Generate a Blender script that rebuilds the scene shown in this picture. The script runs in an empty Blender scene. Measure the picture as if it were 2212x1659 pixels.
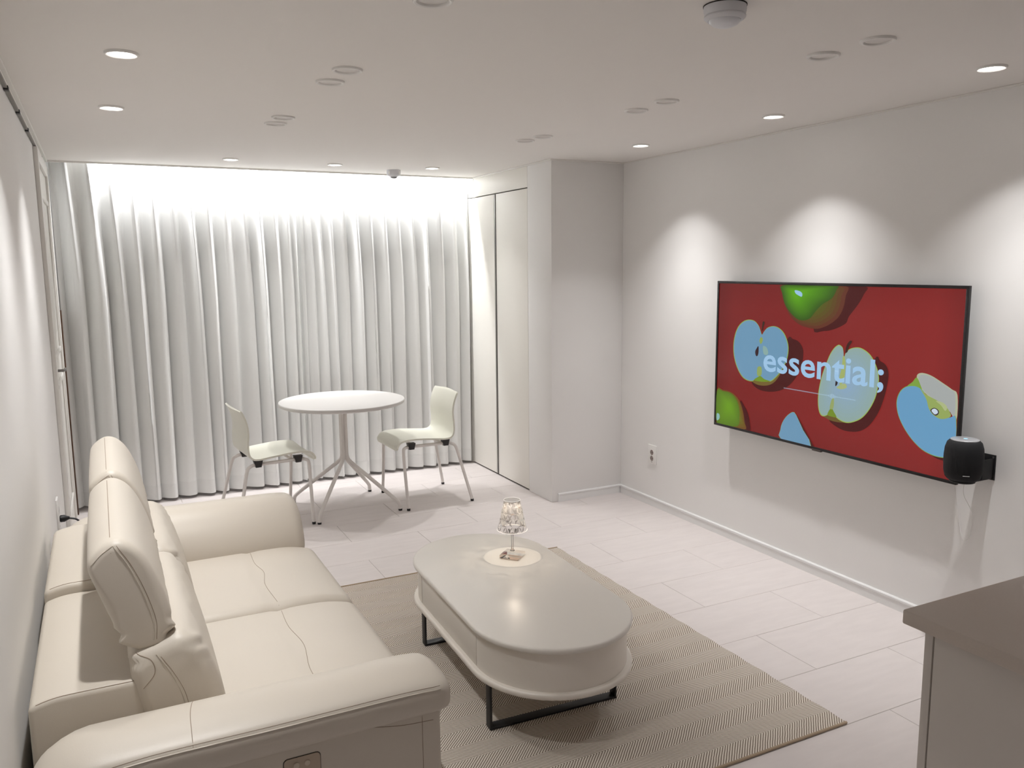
import bpy, bmesh, math, random
from math import sin, cos, pi, radians, sqrt
from mathutils import Vector, Matrix
from mathutils.bvhtree import BVHTree
random.seed(7)
S = bpy.context.scene
COL = S.collection

# ------------------------------------------------------------------ camera
cam_d = bpy.data.cameras.new('camera')
cam = bpy.data.objects.new('camera', cam_d); COL.objects.link(cam)
CR = Vector((0.89452438, -0.44691775, -0.0095219))
CU = Vector((0.07243142, 0.12388931, 0.98964899))
CF = Vector((0.44111204, 0.88595483, -0.1431929))
M4 = Matrix((( CR.x, CU.x, -CF.x, 0), (CR.y, CU.y, -CF.y, 0), (CR.z, CU.z, -CF.z, 1.62294), (0, 0, 0, 1)))
cam.matrix_world = M4
cam_d.sensor_fit = 'HORIZONTAL'; cam_d.sensor_width = 36.0
cam_d.lens = 36.0 * 1781.1 / 2212.0
cam_d.clip_start = 0.02; cam_d.clip_end = 60
S.camera = cam

# ------------------------------------------------------------------ world, exposure
EXPO = 0.10
S.view_settings.view_transform = 'Standard'; S.view_settings.look = 'None'
S.view_settings.exposure = EXPO; S.view_settings.gamma = 1.0
S.view_settings.use_curve_mapping = False
wd = bpy.data.worlds.new('night'); S.world = wd; wd.use_nodes = True
wd.node_tree.nodes['Background'].inputs[0].default_value = (0.012, 0.016, 0.022, 1)
wd.node_tree.nodes['Background'].inputs[1].default_value = 1.0
S.cycles.max_bounces = 10; S.cycles.diffuse_bounces = 7; S.cycles.glossy_bounces = 4
S.cycles.transmission_bounces = 6; S.cycles.caustics_reflective = False; S.cycles.caustics_refractive = False; S.cycles.transparent_max_bounces = 16
S.cycles.sample_clamp_indirect = 6.0
S.cycles.use_denoising = True
S.cycles.use_adaptive_sampling = True; S.cycles.adaptive_threshold = 0.04; S.cycles.adaptive_min_samples = 20

# lamps of the room (used by the builders below)
WASH_W = 1.6               # wide edge of the beam: the scallops on the wall
POOL_W = 25.0              # centre of the beam
BACK_W = 12.0              # the three by the curtain
GLOW_W = 3.15               # glow of the frosted lens
COVE_W = 64.5              # strip behind the ceiling edge
LAMP_W = 1.5
LIGHT_C = (1.0, 0.99, 0.982)
COVE_C = (0.985, 0.99, 1.0)

# ------------------------------------------------------------------ helpers
def lin(c):
    c = c / 255.0
    return c / 12.92 if c <= 0.04045 else ((c + 0.055) / 1.055) ** 2.4
def rgb(r, g, b): return (lin(r), lin(g), lin(b), 1.0)

MATS = {}
def mat(name, col, rough=0.6, metal=0.0, noise=None, bump=None, spec=0.5, coat=0.0, emit=None, estr=0.0, coords='Object'):
    if name in MATS: return MATS[name]
    m = bpy.data.materials.new(name); m.use_nodes = True
    nt = m.node_tree; b = nt.nodes['Principled BSDF']
    b.inputs['Base Color'].default_value = col
    b.inputs['Roughness'].default_value = rough
    b.inputs['Metallic'].default_value = metal
    b.inputs['Specular IOR Level'].default_value = spec
    b.inputs['Coat Weight'].default_value = coat
    if emit:
        b.inputs['Emission Color'].default_value = emit; b.inputs['Emission Strength'].default_value = estr
    tc = nt.nodes.new('ShaderNodeTexCoord')
    if noise:
        sc, amt = noise
        n = nt.nodes.new('ShaderNodeTexNoise'); n.inputs['Scale'].default_value = sc; n.inputs['Detail'].default_value = 4
        nt.links.new(tc.outputs[coords], n.inputs['Vector'])
        mx = nt.nodes.new('ShaderNodeMix'); mx.data_type = 'RGBA'
        mx.inputs[6].default_value = tuple(c * (1 - amt) for c in col[:3]) + (1,)
        mx.inputs[7].default_value = tuple(min(1, c * (1 + amt)) for c in col[:3]) + (1,)
        nt.links.new(n.outputs['Fac'], mx.inputs[0]); nt.links.new(mx.outputs[2], b.inputs['Base Color'])
    if bump:
        sc, st, dist = bump
        n2 = nt.nodes.new('ShaderNodeTexNoise'); n2.inputs['Scale'].default_value = sc; n2.inputs['Detail'].default_value = 3
        nt.links.new(tc.outputs[coords], n2.inputs['Vector'])
        bp = nt.nodes.new('ShaderNodeBump'); bp.inputs['Strength'].default_value = st; bp.inputs['Distance'].default_value = dist
        nt.links.new(n2.outputs['Fac'], bp.inputs['Height']); nt.links.new(bp.outputs['Normal'], b.inputs['Normal'])
    MATS[name] = m
    return m

class MB:
    """collects verts and faces of ONE mesh"""
    def __init__(self): self.v = []; self.f = []
    def add(self, vs, fs, tf=None):
        o = len(self.v)
        for p in vs:
            p = Vector(p)
            self.v.append(tf @ p if tf else p)
        for f in fs: self.f.append(tuple(i + o for i in f))
        return self
    def addbm(self, bm):
        bm.verts.index_update()
        self.add([v.co.copy() for v in bm.verts], [[v.index for v in f.verts] for f in bm.faces]); bm.free()
        return self
    def box(self, x0, x1, y0, y1, z0, z1, bevel=0.0, seg=2):
        if x0 > x1: x0, x1 = x1, x0
        if y0 > y1: y0, y1 = y1, y0
        if z0 > z1: z0, z1 = z1, z0
        bm = bmesh.new(); bmesh.ops.create_cube(bm, size=1.0)
        for v in bm.verts:
            v.co = Vector(((x0 + x1) / 2 + v.co.x * (x1 - x0), (y0 + y1) / 2 + v.co.y * (y1 - y0), (z0 + z1) / 2 + v.co.z * (z1 - z0)))
        if bevel > 0:
            bmesh.ops.bevel(bm, geom=bm.edges[:] , offset=bevel, segments=seg, profile=0.5, affect='EDGES')
        return self.addbm(bm)
    def lathe(self, prof, c=(0, 0, 0), n=32, axis='z', close=True):
        vs = []; fs = []; c = Vector(c)
        for r, h in prof:
            for k in range(n):
                a = 2 * pi * k / n
                p = Vector((r * cos(a), r * sin(a), h))
                if axis == 'x': p = Vector((p.z, p.x, p.y))
                elif axis == 'y': p = Vector((p.y, p.z, p.x))
                vs.append(c + p)
        m = len(prof)
        for i in range(m - 1):
            for k in range(n):
                k2 = (k + 1) % n
                fs.append((i * n + k, i * n + k2, (i + 1) * n + k2, (i + 1) * n + k))
        if close:
            if prof[0][0] > 1e-6: fs.append(tuple(reversed(range(n))))
            if prof[-1][0] > 1e-6: fs.append(tuple(range((m - 1) * n, m * n)))
        return self.add(vs, fs)
    def tube(self, pts, r, n=10, caps=True, closed=False):
        pts = [Vector(p) for p in pts]; m = len(pts); vs = []; fs = []
        rs = r if isinstance(r, (list, tuple)) else [r] * m
        prev = None
        for i, p in enumerate(pts):
            if closed: t = (pts[(i + 1) % m] - pts[i - 1])
            else: t = pts[min(i + 1, m - 1)] - pts[max(i - 1, 0)]
            t.normalize()
            if prev is None:
                u = t.orthogonal().normalized()
            else:
                u = prev - t * prev.dot(t)
                if u.length < 1e-6: u = t.orthogonal()
                u.normalize()
            prev = u; w = t.cross(u)
            for k in range(n):
                a = 2 * pi * k / n
                vs.append(p + (u * cos(a) + w * sin(a)) * rs[i])
        for i in range(m if closed else m - 1):
            for k in range(n):
                k2 = (k + 1) % n; j = (i + 1) % m
                fs.append((i * n + k, i * n + k2, j * n + k2, j * n + k))
        if caps and not closed:
            fs.append(tuple(reversed(range(n)))); fs.append(tuple(range((m - 1) * n, m * n)))
        return self.add(vs, fs)
    def grid(self, P, flip=False):
        """P: rows of points"""
        nr, nc = len(P), len(P[0]); fs = []
        for i in range(nr - 1):
            for j in range(nc - 1):
                q = (i * nc + j, i * nc + j + 1, (i + 1) * nc + j + 1, (i + 1) * nc + j)
                fs.append(tuple(reversed(q)) if flip else q)
        return self.add([p for r in P for p in r], fs)
    def cushion(self, x0, x1, y0, y1, z0, z1, r=0.03, crown=0.0, side=0.0, n=10, warp=None):
        c = Vector(((x0 + x1) / 2, (y0 + y1) / 2, (z0 + z1) / 2)); h = Vector((abs(x1 - x0) / 2, abs(y1 - y0) / 2, abs(z1 - z0) / 2))
        r = min(r, min(h) * 0.999)
        def ticks(hh):
            a = [-hh + r * (1 - cos(k * pi / 2 / 5)) for k in range(0, 6)]
            mid = [-hh + r + (2 * hh - 2 * r) * k / n for k in range(1, n)]
            # edge ticks are spread linearly so that the projection rounds evenly
            a = [-hh + r * k / 5.0 for k in range(6)]
            return a + mid + [-q for q in reversed(a)]
        T = [ticks(h.x), ticks(h.y), ticks(h.z)]
        idx = {}; vs = []; fs = []
        def vert(p):
            key = (round(p.x, 6), round(p.y, 6), round(p.z, 6))
            if key in idx: return idx[key]
            q = Vector([max(-(h[i] - r), min(h[i] - r, p[i])) for i in range(3)])
            d = p - q
            o = q + d.normalized() * r if d.length > 1e-9 else p.copy()
            u = Vector([o[i] / h[i] for i in range(3)])
            if crown:
                k = max(0, (1 - u.x ** 2)) * max(0, (1 - u.y ** 2))
                o.z += crown * k * (1 if u.z > 0 else -0.2) * abs(u.z)
            if side:
                o.x += side * max(0, 1 - u.y ** 2) * max(0, 1 - u.z ** 2) * u.x
                o.y += side * max(0, 1 - u.x ** 2) * max(0, 1 - u.z ** 2) * u.y
            o = o + c
            if warp: o = warp(o)
            idx[key] = len(vs); vs.append(o); return idx[key]
        for ax in range(3):
            a1, a2 = [(1, 2), (2, 0), (0, 1)][ax]
            for s in (-1, 1):
                for i in range(len(T[a1]) - 1):
                    for j in range(len(T[a2]) - 1):
                        q = []
                        for (ii, jj) in ((i, j), (i + 1, j), (i + 1, j + 1), (i, j + 1)):
                            p = Vector((0, 0, 0)); p[ax] = s * h[ax]; p[a1] = T[a1][ii]; p[a2] = T[a2][jj]
                            q.append(vert(p))
                        fs.append(tuple(q) if s > 0 else tuple(reversed(q)))
        return self.add(vs, fs)
    def loft_y(self, prof, y0, y1, r=0.03, n=14, bulge=0.0, warp=None):
        """closed smooth profile of (x,z), swept along y with rounded ends"""
        m = len(prof); cx = sum(p[0] for p in prof) / m; cz = sum(p[1] for p in prof) / m
        size = max(math.hypot(p[0] - cx, p[1] - cz) for p in prof)
        E = [(r * (1 - sin(k / 6 * pi / 2)), r * (1 - cos(k / 6 * pi / 2))) for k in range(7)]
        ys = [(y0 + d, ins) for ins, d in E] + [(y0 + r + (y1 - y0 - 2 * r) * k / n, 0) for k in range(1, n)] + [(y1 - d, ins) for ins, d in reversed(E)]
        vs = []; fs = []
        for y, ins in ys:
            u = 2 * (y - y0) / (y1 - y0) - 1
            for (x, z) in prof:
                dx, dz = x - cx, z - cz; L = math.hypot(dx, dz)
                f = max(0.02, (L - ins) / L) + bulge * (1 - u * u) / size
                p = Vector((cx + dx * f, y, cz + dz * f))
                vs.append(warp(p) if warp else p)
        for i in range(len(ys) - 1):
            for k in range(m):
                k2 = (k + 1) % m
                fs.append((i * m + k, (i + 1) * m + k, (i + 1) * m + k2, i * m + k2))
        fs.append(tuple(range(m))); fs.append(tuple(reversed(range((len(ys) - 1) * m, len(ys) * m))))
        return self.add(vs, fs)

def loft_x(prof, x0, x1, r=0.03, n=14, bulge=0.0, warp=None):
    """as loft_y, for a closed profile of (y, z) swept along x"""
    t = MB().loft_y(prof, x0, x1, r, n, bulge)
    m = MB(); m.add([Vector((p.y, p.x, p.z)) for p in t.v], [tuple(reversed(f)) for f in t.f])
    if warp: m.v = [warp(p) for p in m.v]
    return m
def moved(mb, tf):
    return MB().add(mb.v, mb.f, tf)
def smooth_closed(pts, k=6):
    out = []; n = len(pts)
    for i in range(n):
        p0, p1, p2, p3 = [Vector(pts[(i + j - 1) % n] + (0,)) for j in range(4)]
        for s in range(k):
            t = s / k
            q = 0.5 * ((2 * p1) + (-p0 + p2) * t + (2 * p0 - 5 * p1 + 4 * p2 - p3) * t * t + (-p0 + 3 * p1 - 3 * p2 + p3) * t ** 3)
            out.append((q.x, q.y))
    return out
def smooth_open(pts, k=8):
    P = [Vector(p) for p in pts]; n = len(P); out = []
    for i in range(n - 1):
        p1, p2 = P[i], P[i + 1]; p0 = P[i - 1] if i else p1 * 2 - p2; p3 = P[i + 2] if i + 2 < n else p2 * 2 - p1
        for s in range(k):
            t = s / k
            out.append(0.5 * ((2 * p1) + (-p0 + p2) * t + (2 * p0 - 5 * p1 + 4 * p2 - p3) * t * t + (-p0 + 3 * p1 - 3 * p2 + p3) * t ** 3))
    out.append(P[-1]); return out

def origin(o):
    p = Vector((0, 0, 0))
    while o is not None: p += o.location; o = o.parent
    return p
def ob(name, mb, m, parent=None, local=False, smooth=35, kind=None):
    """one mesh object; coordinates are world ones unless local"""
    off = Vector((0, 0, 0)) if (local or parent is None) else origin(parent)
    me = bpy.data.meshes.new(name)
    me.from_pydata([tuple(v - off) for v in mb.v], [], mb.f)
    for mm in (m if isinstance(m, list) else [m]): me.materials.append(mm)
    if smooth:
        me.polygons.foreach_set('use_smooth', [True] * len(me.polygons))
        me.set_sharp_from_angle(angle=radians(smooth))
    me.update()
    o = bpy.data.objects.new(name, me); COL.objects.link(o)
    if parent is not None: o.parent = parent
    if kind: o['kind'] = kind
    return o
def recalc(o):
    bm = bmesh.new(); bm.from_mesh(o.data); bmesh.ops.recalc_face_normals(bm, faces=bm.faces[:]); bm.to_mesh(o.data); bm.free()
def tag(o, label, cat, group=None):
    o['label'] = label; o['category'] = cat
    if group: o['group'] = group
    return o
def thing(name, loc, label, cat, group=None, rz=0.0):
    o = bpy.data.objects.new(name, None); COL.objects.link(o)
    o.empty_display_size = 0.1
    o.location = loc; o.rotation_euler = (0, 0, rz)
    return tag(o, label, cat, group)
def copy_tree(o, parent=None):
    c = o.copy(); COL.objects.link(c)
    if parent is not None: c.parent = parent
    for ch in list(o.children): copy_tree(ch, c)
    return c
def light(name, kind, loc, parent, energy, color, **kw):
    d = bpy.data.lights.new(name, kind); d.energy = energy; d.color = color
    for k, v in kw.items(): setattr(d, k, v)
    o = bpy.data.objects.new(name, d); COL.objects.link(o); o.location = loc
    o.parent = parent
    return o

# ------------------------------------------------------------------ materials
WALL = mat('wall_paper', rgb(233, 232, 231), 0.75, bump=(260, 0.06, 0.002), noise=(3, 0.012))
CEIL = mat('ceiling_paint', rgb(234, 231, 228), 0.85, bump=(200, 0.05, 0.002))
TRIMW = mat('white_trim', rgb(228, 226, 222), 0.45)
DOORM = mat('white_door_paint', rgb(225, 223, 218), 0.5)
LAM = mat('white_laminate', rgb(238, 236, 230), 0.42)
ALU = mat('brushed_aluminium', rgb(150, 148, 146), 0.4, metal=0.8)
DARK = mat('dark_gap', rgb(40, 36, 33), 0.8)
BLACKM = mat('black_metal', rgb(26, 26, 28), 0.5)
BLACKP = mat('black_plastic', rgb(18, 18, 20), 0.45)
WHITEP = mat('white_plastic', rgb(232, 231, 229), 0.4)
GREYP = mat('grey_plastic', rgb(214, 215, 220), 0.5)
GAPM = mat('gap_brown', rgb(84, 60, 44), 0.5, noise=(30, 0.2))

XL, XR, YA, XC = -0.25, 3.256, 4.805, 2.692
H = 2.3
YN = -1.6          # wall behind the camera
YE = 6.06          # where the ceiling stops in front of the curtain recess
YB = 6.50

def setting(name, mb, m, smooth=30):
    o = ob(name, mb, m, smooth=smooth, kind='structure'); return o

# floor: slab, then one tile after another
FLOORB = mat('grout', rgb(150, 142, 134), 0.8)
floor = setting('floor', MB().box(XL - 0.1, XR + 0.1, YN - 0.1, YB + 0.1, -0.10, -0.002), FLOORB)

def tile_material():
    m = bpy.data.materials.new('floor_tile'); m.use_nodes = True
    nt = m.node_tree; b = nt.nodes['Principled BSDF']
    tc = nt.nodes.new('ShaderNodeTexCoord'); oi = nt.nodes.new('ShaderNodeObjectInfo')
    ad = nt.nodes.new('ShaderNodeVectorMath'); ad.operation = 'ADD'
    sc = nt.nodes.new('ShaderNodeMath'); sc.operation = 'MULTIPLY'; sc.inputs[1].default_value = 37.0
    nt.links.new(oi.outputs['Random'], sc.inputs[0])
    nt.links.new(tc.outputs['Object'], ad.inputs[0]); nt.links.new(sc.outputs[0], ad.inputs[1])
    mp = nt.nodes.new('ShaderNodeMapping'); mp.inputs['Scale'].default_value = (1.6, 7.0, 1.0)
    nt.links.new(ad.outputs[0], mp.inputs['Vector'])
    n = nt.nodes.new('ShaderNodeTexNoise'); n.inputs['Scale'].default_value = 4.0; n.inputs['Detail'].default_value = 6
    nt.links.new(mp.outputs[0], n.inputs['Vector'])
    r = nt.nodes.new('ShaderNodeValToRGB')
    r.color_ramp.elements[0].position = 0.3; r.color_ramp.elements[0].color = rgb(210, 203, 201)
    r.color_ramp.elements[1].position = 0.7; r.color_ramp.elements[1].color = rgb(216, 209, 207)
    nt.links.new(n.outputs['Fac'], r.inputs[0]); nt.links.new(r.outputs[0], b.inputs['Base Color'])
    b.inputs['Roughness'].default_value = 0.48
    b.inputs['Specular IOR Level'].default_value = 0.4
    return m
TILE = tile_material()
TW, TD, GAP = 0.822, 0.3435, 0.0016
def tile_mesh(w):
    mb = MB(); g = GAP / 2; e = 0.0012
    x0, x1, y0, y1 = -w / 2 + g, w / 2 - g, -TD / 2 + g, TD / 2 - g
    vs = [(x0, y0, -0.0018), (x1, y0, -0.0018), (x1, y1, -0.0018), (x0, y1, -0.0018),
          (x0, y0, -e), (x1, y0, -e), (x1, y1, -e), (x0, y1, -e),
          (x0 + e, y0 + e, 0), (x1 - e, y0 + e, 0), (x1 - e, y1 - e, 0), (x0 + e, y1 - e, 0)]
    fs = [(8, 9, 10, 11)]
    for k in range(4):
        k2 = (k + 1) % 4
        fs.append((k, k2, 4 + k2, 4 + k)); fs.append((4 + k, 4 + k2, 8 + k2, 8 + k))
    mb.add(vs, fs); return mb
TM = {}
def put_tile(x0, x1, yc):
    w = round(x1 - x0, 4)
    if w < 0.02: return
    if w not in TM:
        t = ob('tile', tile_mesh(w), TILE, floor, local=True, smooth=0)
        TM[w] = t
    else:
        t = TM[w].copy(); COL.objects.link(t); t.parent = floor
    t.location = ((x0 + x1) / 2, yc, 0)
row = 0
# joints measured in the photograph: y = 2.94, 3.283 ...; x = 2.48 in the even rows, 2.89 in the odd ones
k0 = int(math.floor((YN - 2.94) / TD)); k1 = int(math.ceil((YB - 2.94) / TD))
for k in range(k0, k1):
    yc = 2.938 + (k + 0.5) * TD
    xo = 2.479 if k % 2 == 0 else 2.887
    x = xo - TW * 6
    while x < XR:
        a, b_ = max(x, XL), min(x + TW, XR)
        if b_ - a > 0.02: put_tile(a, b_, yc)
        x += TW

# ceiling with the recess for the curtain
mb = MB().box(XL - 0.1, XR + 0.1, YN - 0.1, YE, H, H + 0.16)
mb.box(XL - 0.1, XR + 0.1, YE, YB + 0.1, 2.46, 2.56)
setting('ceiling', mb, CEIL)
setting('trim_1', MB().box(XL, XC - 0.002, YE - 0.016, YE + 0.004, H - 0.011, H + 0.05, 0.002), TRIMW)

# walls
setting('wall_left', MB().box(XL - 0.1, XL, YN - 0.1, YB + 0.1, 0, 2.56), WALL)
setting('wall_right', MB().box(XR, XR + 0.1, YN - 0.1, YB + 0.1, 0, 2.56), WALL)
setting('wall_front', MB().box(XL, XR, YN - 0.1, YN, 0, H), WALL)
mb = MB().box(XL, XR, YB, YB + 0.1, 0, 0.08).box(XL, XR, YB, YB + 0.1, 2.36, 2.56)
mb.box(XL, -0.12, YB, YB + 0.1, 0.08, 2.36).box(2.6, XR, YB, YB + 0.1, 0.08, 2.36)
setting('wall_back', mb, WALL)
# pillar that closes the wardrobe and makes the alcove
setting('wall_alcove', MB().box(XC, XR, YA, 5.142, 0, H, 0.003), WALL)

# window behind the curtain
win = bpy.data.objects.new('window_1', None); COL.objects.link(win); win.location = (1.24, YB, 0.08); win['kind'] = 'structure'
mb = MB()
for (a, b_, c, d) in ((-0.12, 2.6, 0.08, 0.15), (-0.12, 2.6, 2.29, 2.36), (-0.12, -0.05, 0.15, 2.29), (2.53, 2.6, 0.15, 2.29), (-0.12, 2.6, 1.02, 1.08)):
    mb.box(a, b_, YB - 0.03, YB + 0.05, c, d, 0.004)
for x in (0.82, 1.68): mb.box(x - 0.03, x + 0.03, YB - 0.03, YB + 0.05, 0.15, 2.29, 0.004)
ob('window_frame', mb, mat('window_frame_grey', rgb(150, 148, 145), 0.5), win)
GLASS = mat('dark_window_glass', rgb(14, 16, 20), 0.05)
for (a, b_) in ((-0.05, 0.79), (0.85, 1.65), (1.71, 2.53)):
    for (c, d) in ((0.15, 1.02), (1.08, 2.29)):
        ob('pane', MB().box(a, b_, YB + 0.008, YB + 0.016, c, d), GLASS, win)

# baseboards
def baseboard(name, pts):
    (x0, y0), (x1, y1) = pts
    prof = [(0.0, 0.0), (0.011, 0.0), (0.011, 0.044), (0.014, 0.047), (0.014, 0.056), (0.010, 0.060), (0.0, 0.060)]
    d = Vector((x1 - x0, y1 - y0, 0)).normalized(); n = Vector((-d.y, d.x, 0))
    mb = MB(); vs = []
    for p in ((x0, y0), (x1, y1)):
        for u, z in prof: vs.append(Vector((p[0], p[1], z)) + n * u)
    m = len(prof); fs = [(k, (k + 1) % m, m + (k + 1) % m, m + k) for k in range(m)] + [tuple(range(m)), tuple(reversed(range(m, 2 * m)))]
    mb.add(vs, fs); o = setting(name, mb, BASEB, 20); recalc(o); return o
BASEB = mat('baseboard_paint', rgb(230, 230, 230), 0.35)
baseboard('baseboard_right', ((XR, YN), (XR, YA)))
baseboard('baseboard_alcove', ((XR - 0.014, YA), (2.737, YA)))
baseboard('baseboard_left', ((XL, 5.04), (XL, YN)))
# slim cornices
setting('trim_2', MB().box(XC - 0.004, XR, YA - 0.012, YA, H - 0.010, H, 0.002), TRIMW)
setting('trim_3', MB().box(XR - 0.010, XR, YN, YA, H - 0.008, H, 0.002), TRIMW)
setting('trim_4', MB().box(XC - 0.012, XC, YA - 0.012, YE - 0.02, H - 0.010, H, 0.002), TRIMW)

# picture rail under the ceiling on the left, with its clips
rail = thing('hanging_rail', (XL, 4.0, 2.27), 'slim white rail with small dark clips along the top of the left wall', 'rail')
ob('rail_bar', MB().box(XL, XL + 0.012, YN + 0.02, 6.03, 2.272, 2.288, 0.002).box(XL, XL + 0.026, YN + 0.02, 6.03, 2.288, 2.2995, 0.002), TRIMW, rail)
ob('rail_slot', MB().box(XL + 0.001, XL + 0.0135, YN + 0.03, 6.02, 2.262, 2.2725), mat('grey_rail', rgb(128, 126, 122), 0.6), rail)
for y in (3.02, 3.55, 4.05, 4.55, 5.62):
    ob('clip', MB().box(XL + 0.001, XL + 0.017, y - 0.02, y + 0.02, 2.256, 2.272, 0.002), BLACKP, rail)

# door in the far end of the left wall
door = bpy.data.objects.new('door_1', None); COL.objects.link(door); door.location = (XL, 5.55, 0); door['kind'] = 'structure'
mb = MB().box(XL, XL + 0.022, 5.055, 5.125, 0, 2.256, 0.004).box(XL, XL + 0.022, 5.975, 6.045, 0, 2.256, 0.004).box(XL, XL + 0.022, 5.125, 5.975, 2.19, 2.256, 0.004)
ob('casing', mb, TRIMW, door)
dp = ob('door_panel', MB().box(XL, XL + 0.008, 5.130, 5.970, 0.008, 2.185, 0.002), DOORM, door)
def molding(y0, y1, z0, z1):
    mb = MB(); w = 0.028
    for (a, b_, c, d) in ((y0, y1, z0, z0 + w), (y0, y1, z1 - w, z1), (y0, y0 + w, z0 + w, z1 - w), (y1 - w, y1, z0 + w, z1 - w)):
        mb.box(XL + 0.008, XL + 0.019, a, b_, c, d, 0.004)
    ob('moulding', mb, TRIMW, dp)
molding(5.22, 5.88, 1.12, 2.03); molding(5.22, 5.88, 0.18, 0.98)
hd = MB().box(XL + 0.008, XL + 0.014, 5.255, 5.295, 1.0, 1.09, 0.002).tube([(XL + 0.012, 5.275, 1.055), (XL + 0.045, 5.275, 1.055), (XL + 0.05, 5.29, 1.055), (XL + 0.05, 5.36, 1.055)], 0.008)
ob('door_handle', hd, ALU, dp)
setting('gap_strip', MB().box(XL, XL + 0.03, 6.05, 6.085, 0, 1.36, 0.002), GAPM)  # strip coloured dark brown to stand in for the shaded gap by the curtain

# ------------------------------------------------------------------ built-in wardrobe on the right of the curtain
wr = thing('wardrobe', (XC, 5.66, 0), 'tall white built-in wardrobe with two flush doors beside the curtain', 'wardrobe')
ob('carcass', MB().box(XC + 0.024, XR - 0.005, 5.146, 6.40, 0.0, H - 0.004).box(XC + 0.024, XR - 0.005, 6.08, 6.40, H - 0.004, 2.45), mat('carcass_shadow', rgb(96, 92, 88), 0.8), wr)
ob('header_panel', MB().box(XC, XC + 0.022, 5.144, 6.052, 2.150, H - 0.002, 0.0015).box(XC, XC + 0.022, 6.066, 6.40, 2.150, 2.45, 0.0015), LAM, wr)
ob('door', MB().box(XC, XC + 0.02, 5.144, 5.648, 0.012, 2.142, 0.0015), LAM, wr)
ob('door', MB().box(XC, XC + 0.02, 5.682, 6.135, 0.012, 2.142, 0.0015), LAM, wr)
ob('side_panel', MB().box(XC, XC + 0.02, 6.139, 6.40, 0.002, 2.146, 0.0015), LAM, wr)
hp = MB().box(XC + 0.004, XC + 0.012, 5.650, 5.680, 0.012, 2.142).box(XC - 0.003, XC + 0.006, 5.660, 5.668, 0.012, 2.142, 0.001)
ob('handle_profile', hp, ALU, wr)
ob('toe_strip', MB().box(XC + 0.012, XC + 0.024, 5.146, 6.40, 0.0, 0.011), DARK, wr)  # dark strip stands in for the shadow line under the doors

# ------------------------------------------------------------------ curtain
def curtain_material(nm, dens):
    m = bpy.data.materials.new(nm); m.use_nodes = True
    nt = m.node_tree; nt.nodes.clear()
    out = nt.nodes.new('ShaderNodeOutputMaterial')
    d = nt.nodes.new('ShaderNodeBsdfDiffuse'); d.inputs['Color'].default_value = rgb(243, 244, 243)
    t = nt.nodes.new('ShaderNodeBsdfTranslucent'); t.inputs['Color'].default_value = rgb(243, 244, 243)
    tr = nt.nodes.new('ShaderNodeBsdfTransparent')
    m1 = nt.nodes.new('ShaderNodeMixShader'); m1.inputs[0].default_value = 0.13
    m2 = nt.nodes.new('ShaderNodeMixShader'); m2.inputs[0].default_value = 0
    lw = nt.nodes.new('ShaderNodeLayerWeight'); lw.inputs['Blend'].default_value = 0.5
    mr = nt.nodes.new('ShaderNodeMapRange'); mr.inputs[3].default_value = 1 - dens; mr.inputs[4].default_value = (1 - dens) * 0.1
    nt.links.new(lw.outputs['Facing'], mr.inputs[0]); nt.links.new(mr.outputs[0], m2.inputs[0])
    tc = nt.nodes.new('ShaderNodeTexCoord')
    w = nt.nodes.new('ShaderNodeTexNoise'); w.inputs['Scale'].default_value = 240
    mp = nt.nodes.new('ShaderNodeMapping'); mp.inputs['Scale'].default_value = (1, 1, 0.25)
    nt.links.new(tc.outputs['Object'], mp.inputs[0]); nt.links.new(mp.outputs[0], w.inputs['Vector'])
    bp = nt.nodes.new('ShaderNodeBump'); bp.inputs['Strength'].default_value = 0.12; bp.inputs['Distance'].default_value = 0.001
    nt.links.new(w.outputs['Fac'], bp.inputs['Height']); nt.links.new(bp.outputs[0], d.inputs['Normal'])
    nt.links.new(d.outputs[0], m1.inputs[1]); nt.links.new(t.outputs[0], m1.inputs[2])
    nt.links.new(m1.outputs[0], m2.inputs[1]); nt.links.new(tr.outputs[0], m2.inputs[2])
    nt.links.new(m2.outputs[0], out.inputs[0])
    return m
SHEER = curtain_material('sheer_fabric', 0.955)
HEMM = curtain_material('hem_fabric', 0.90)

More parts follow.
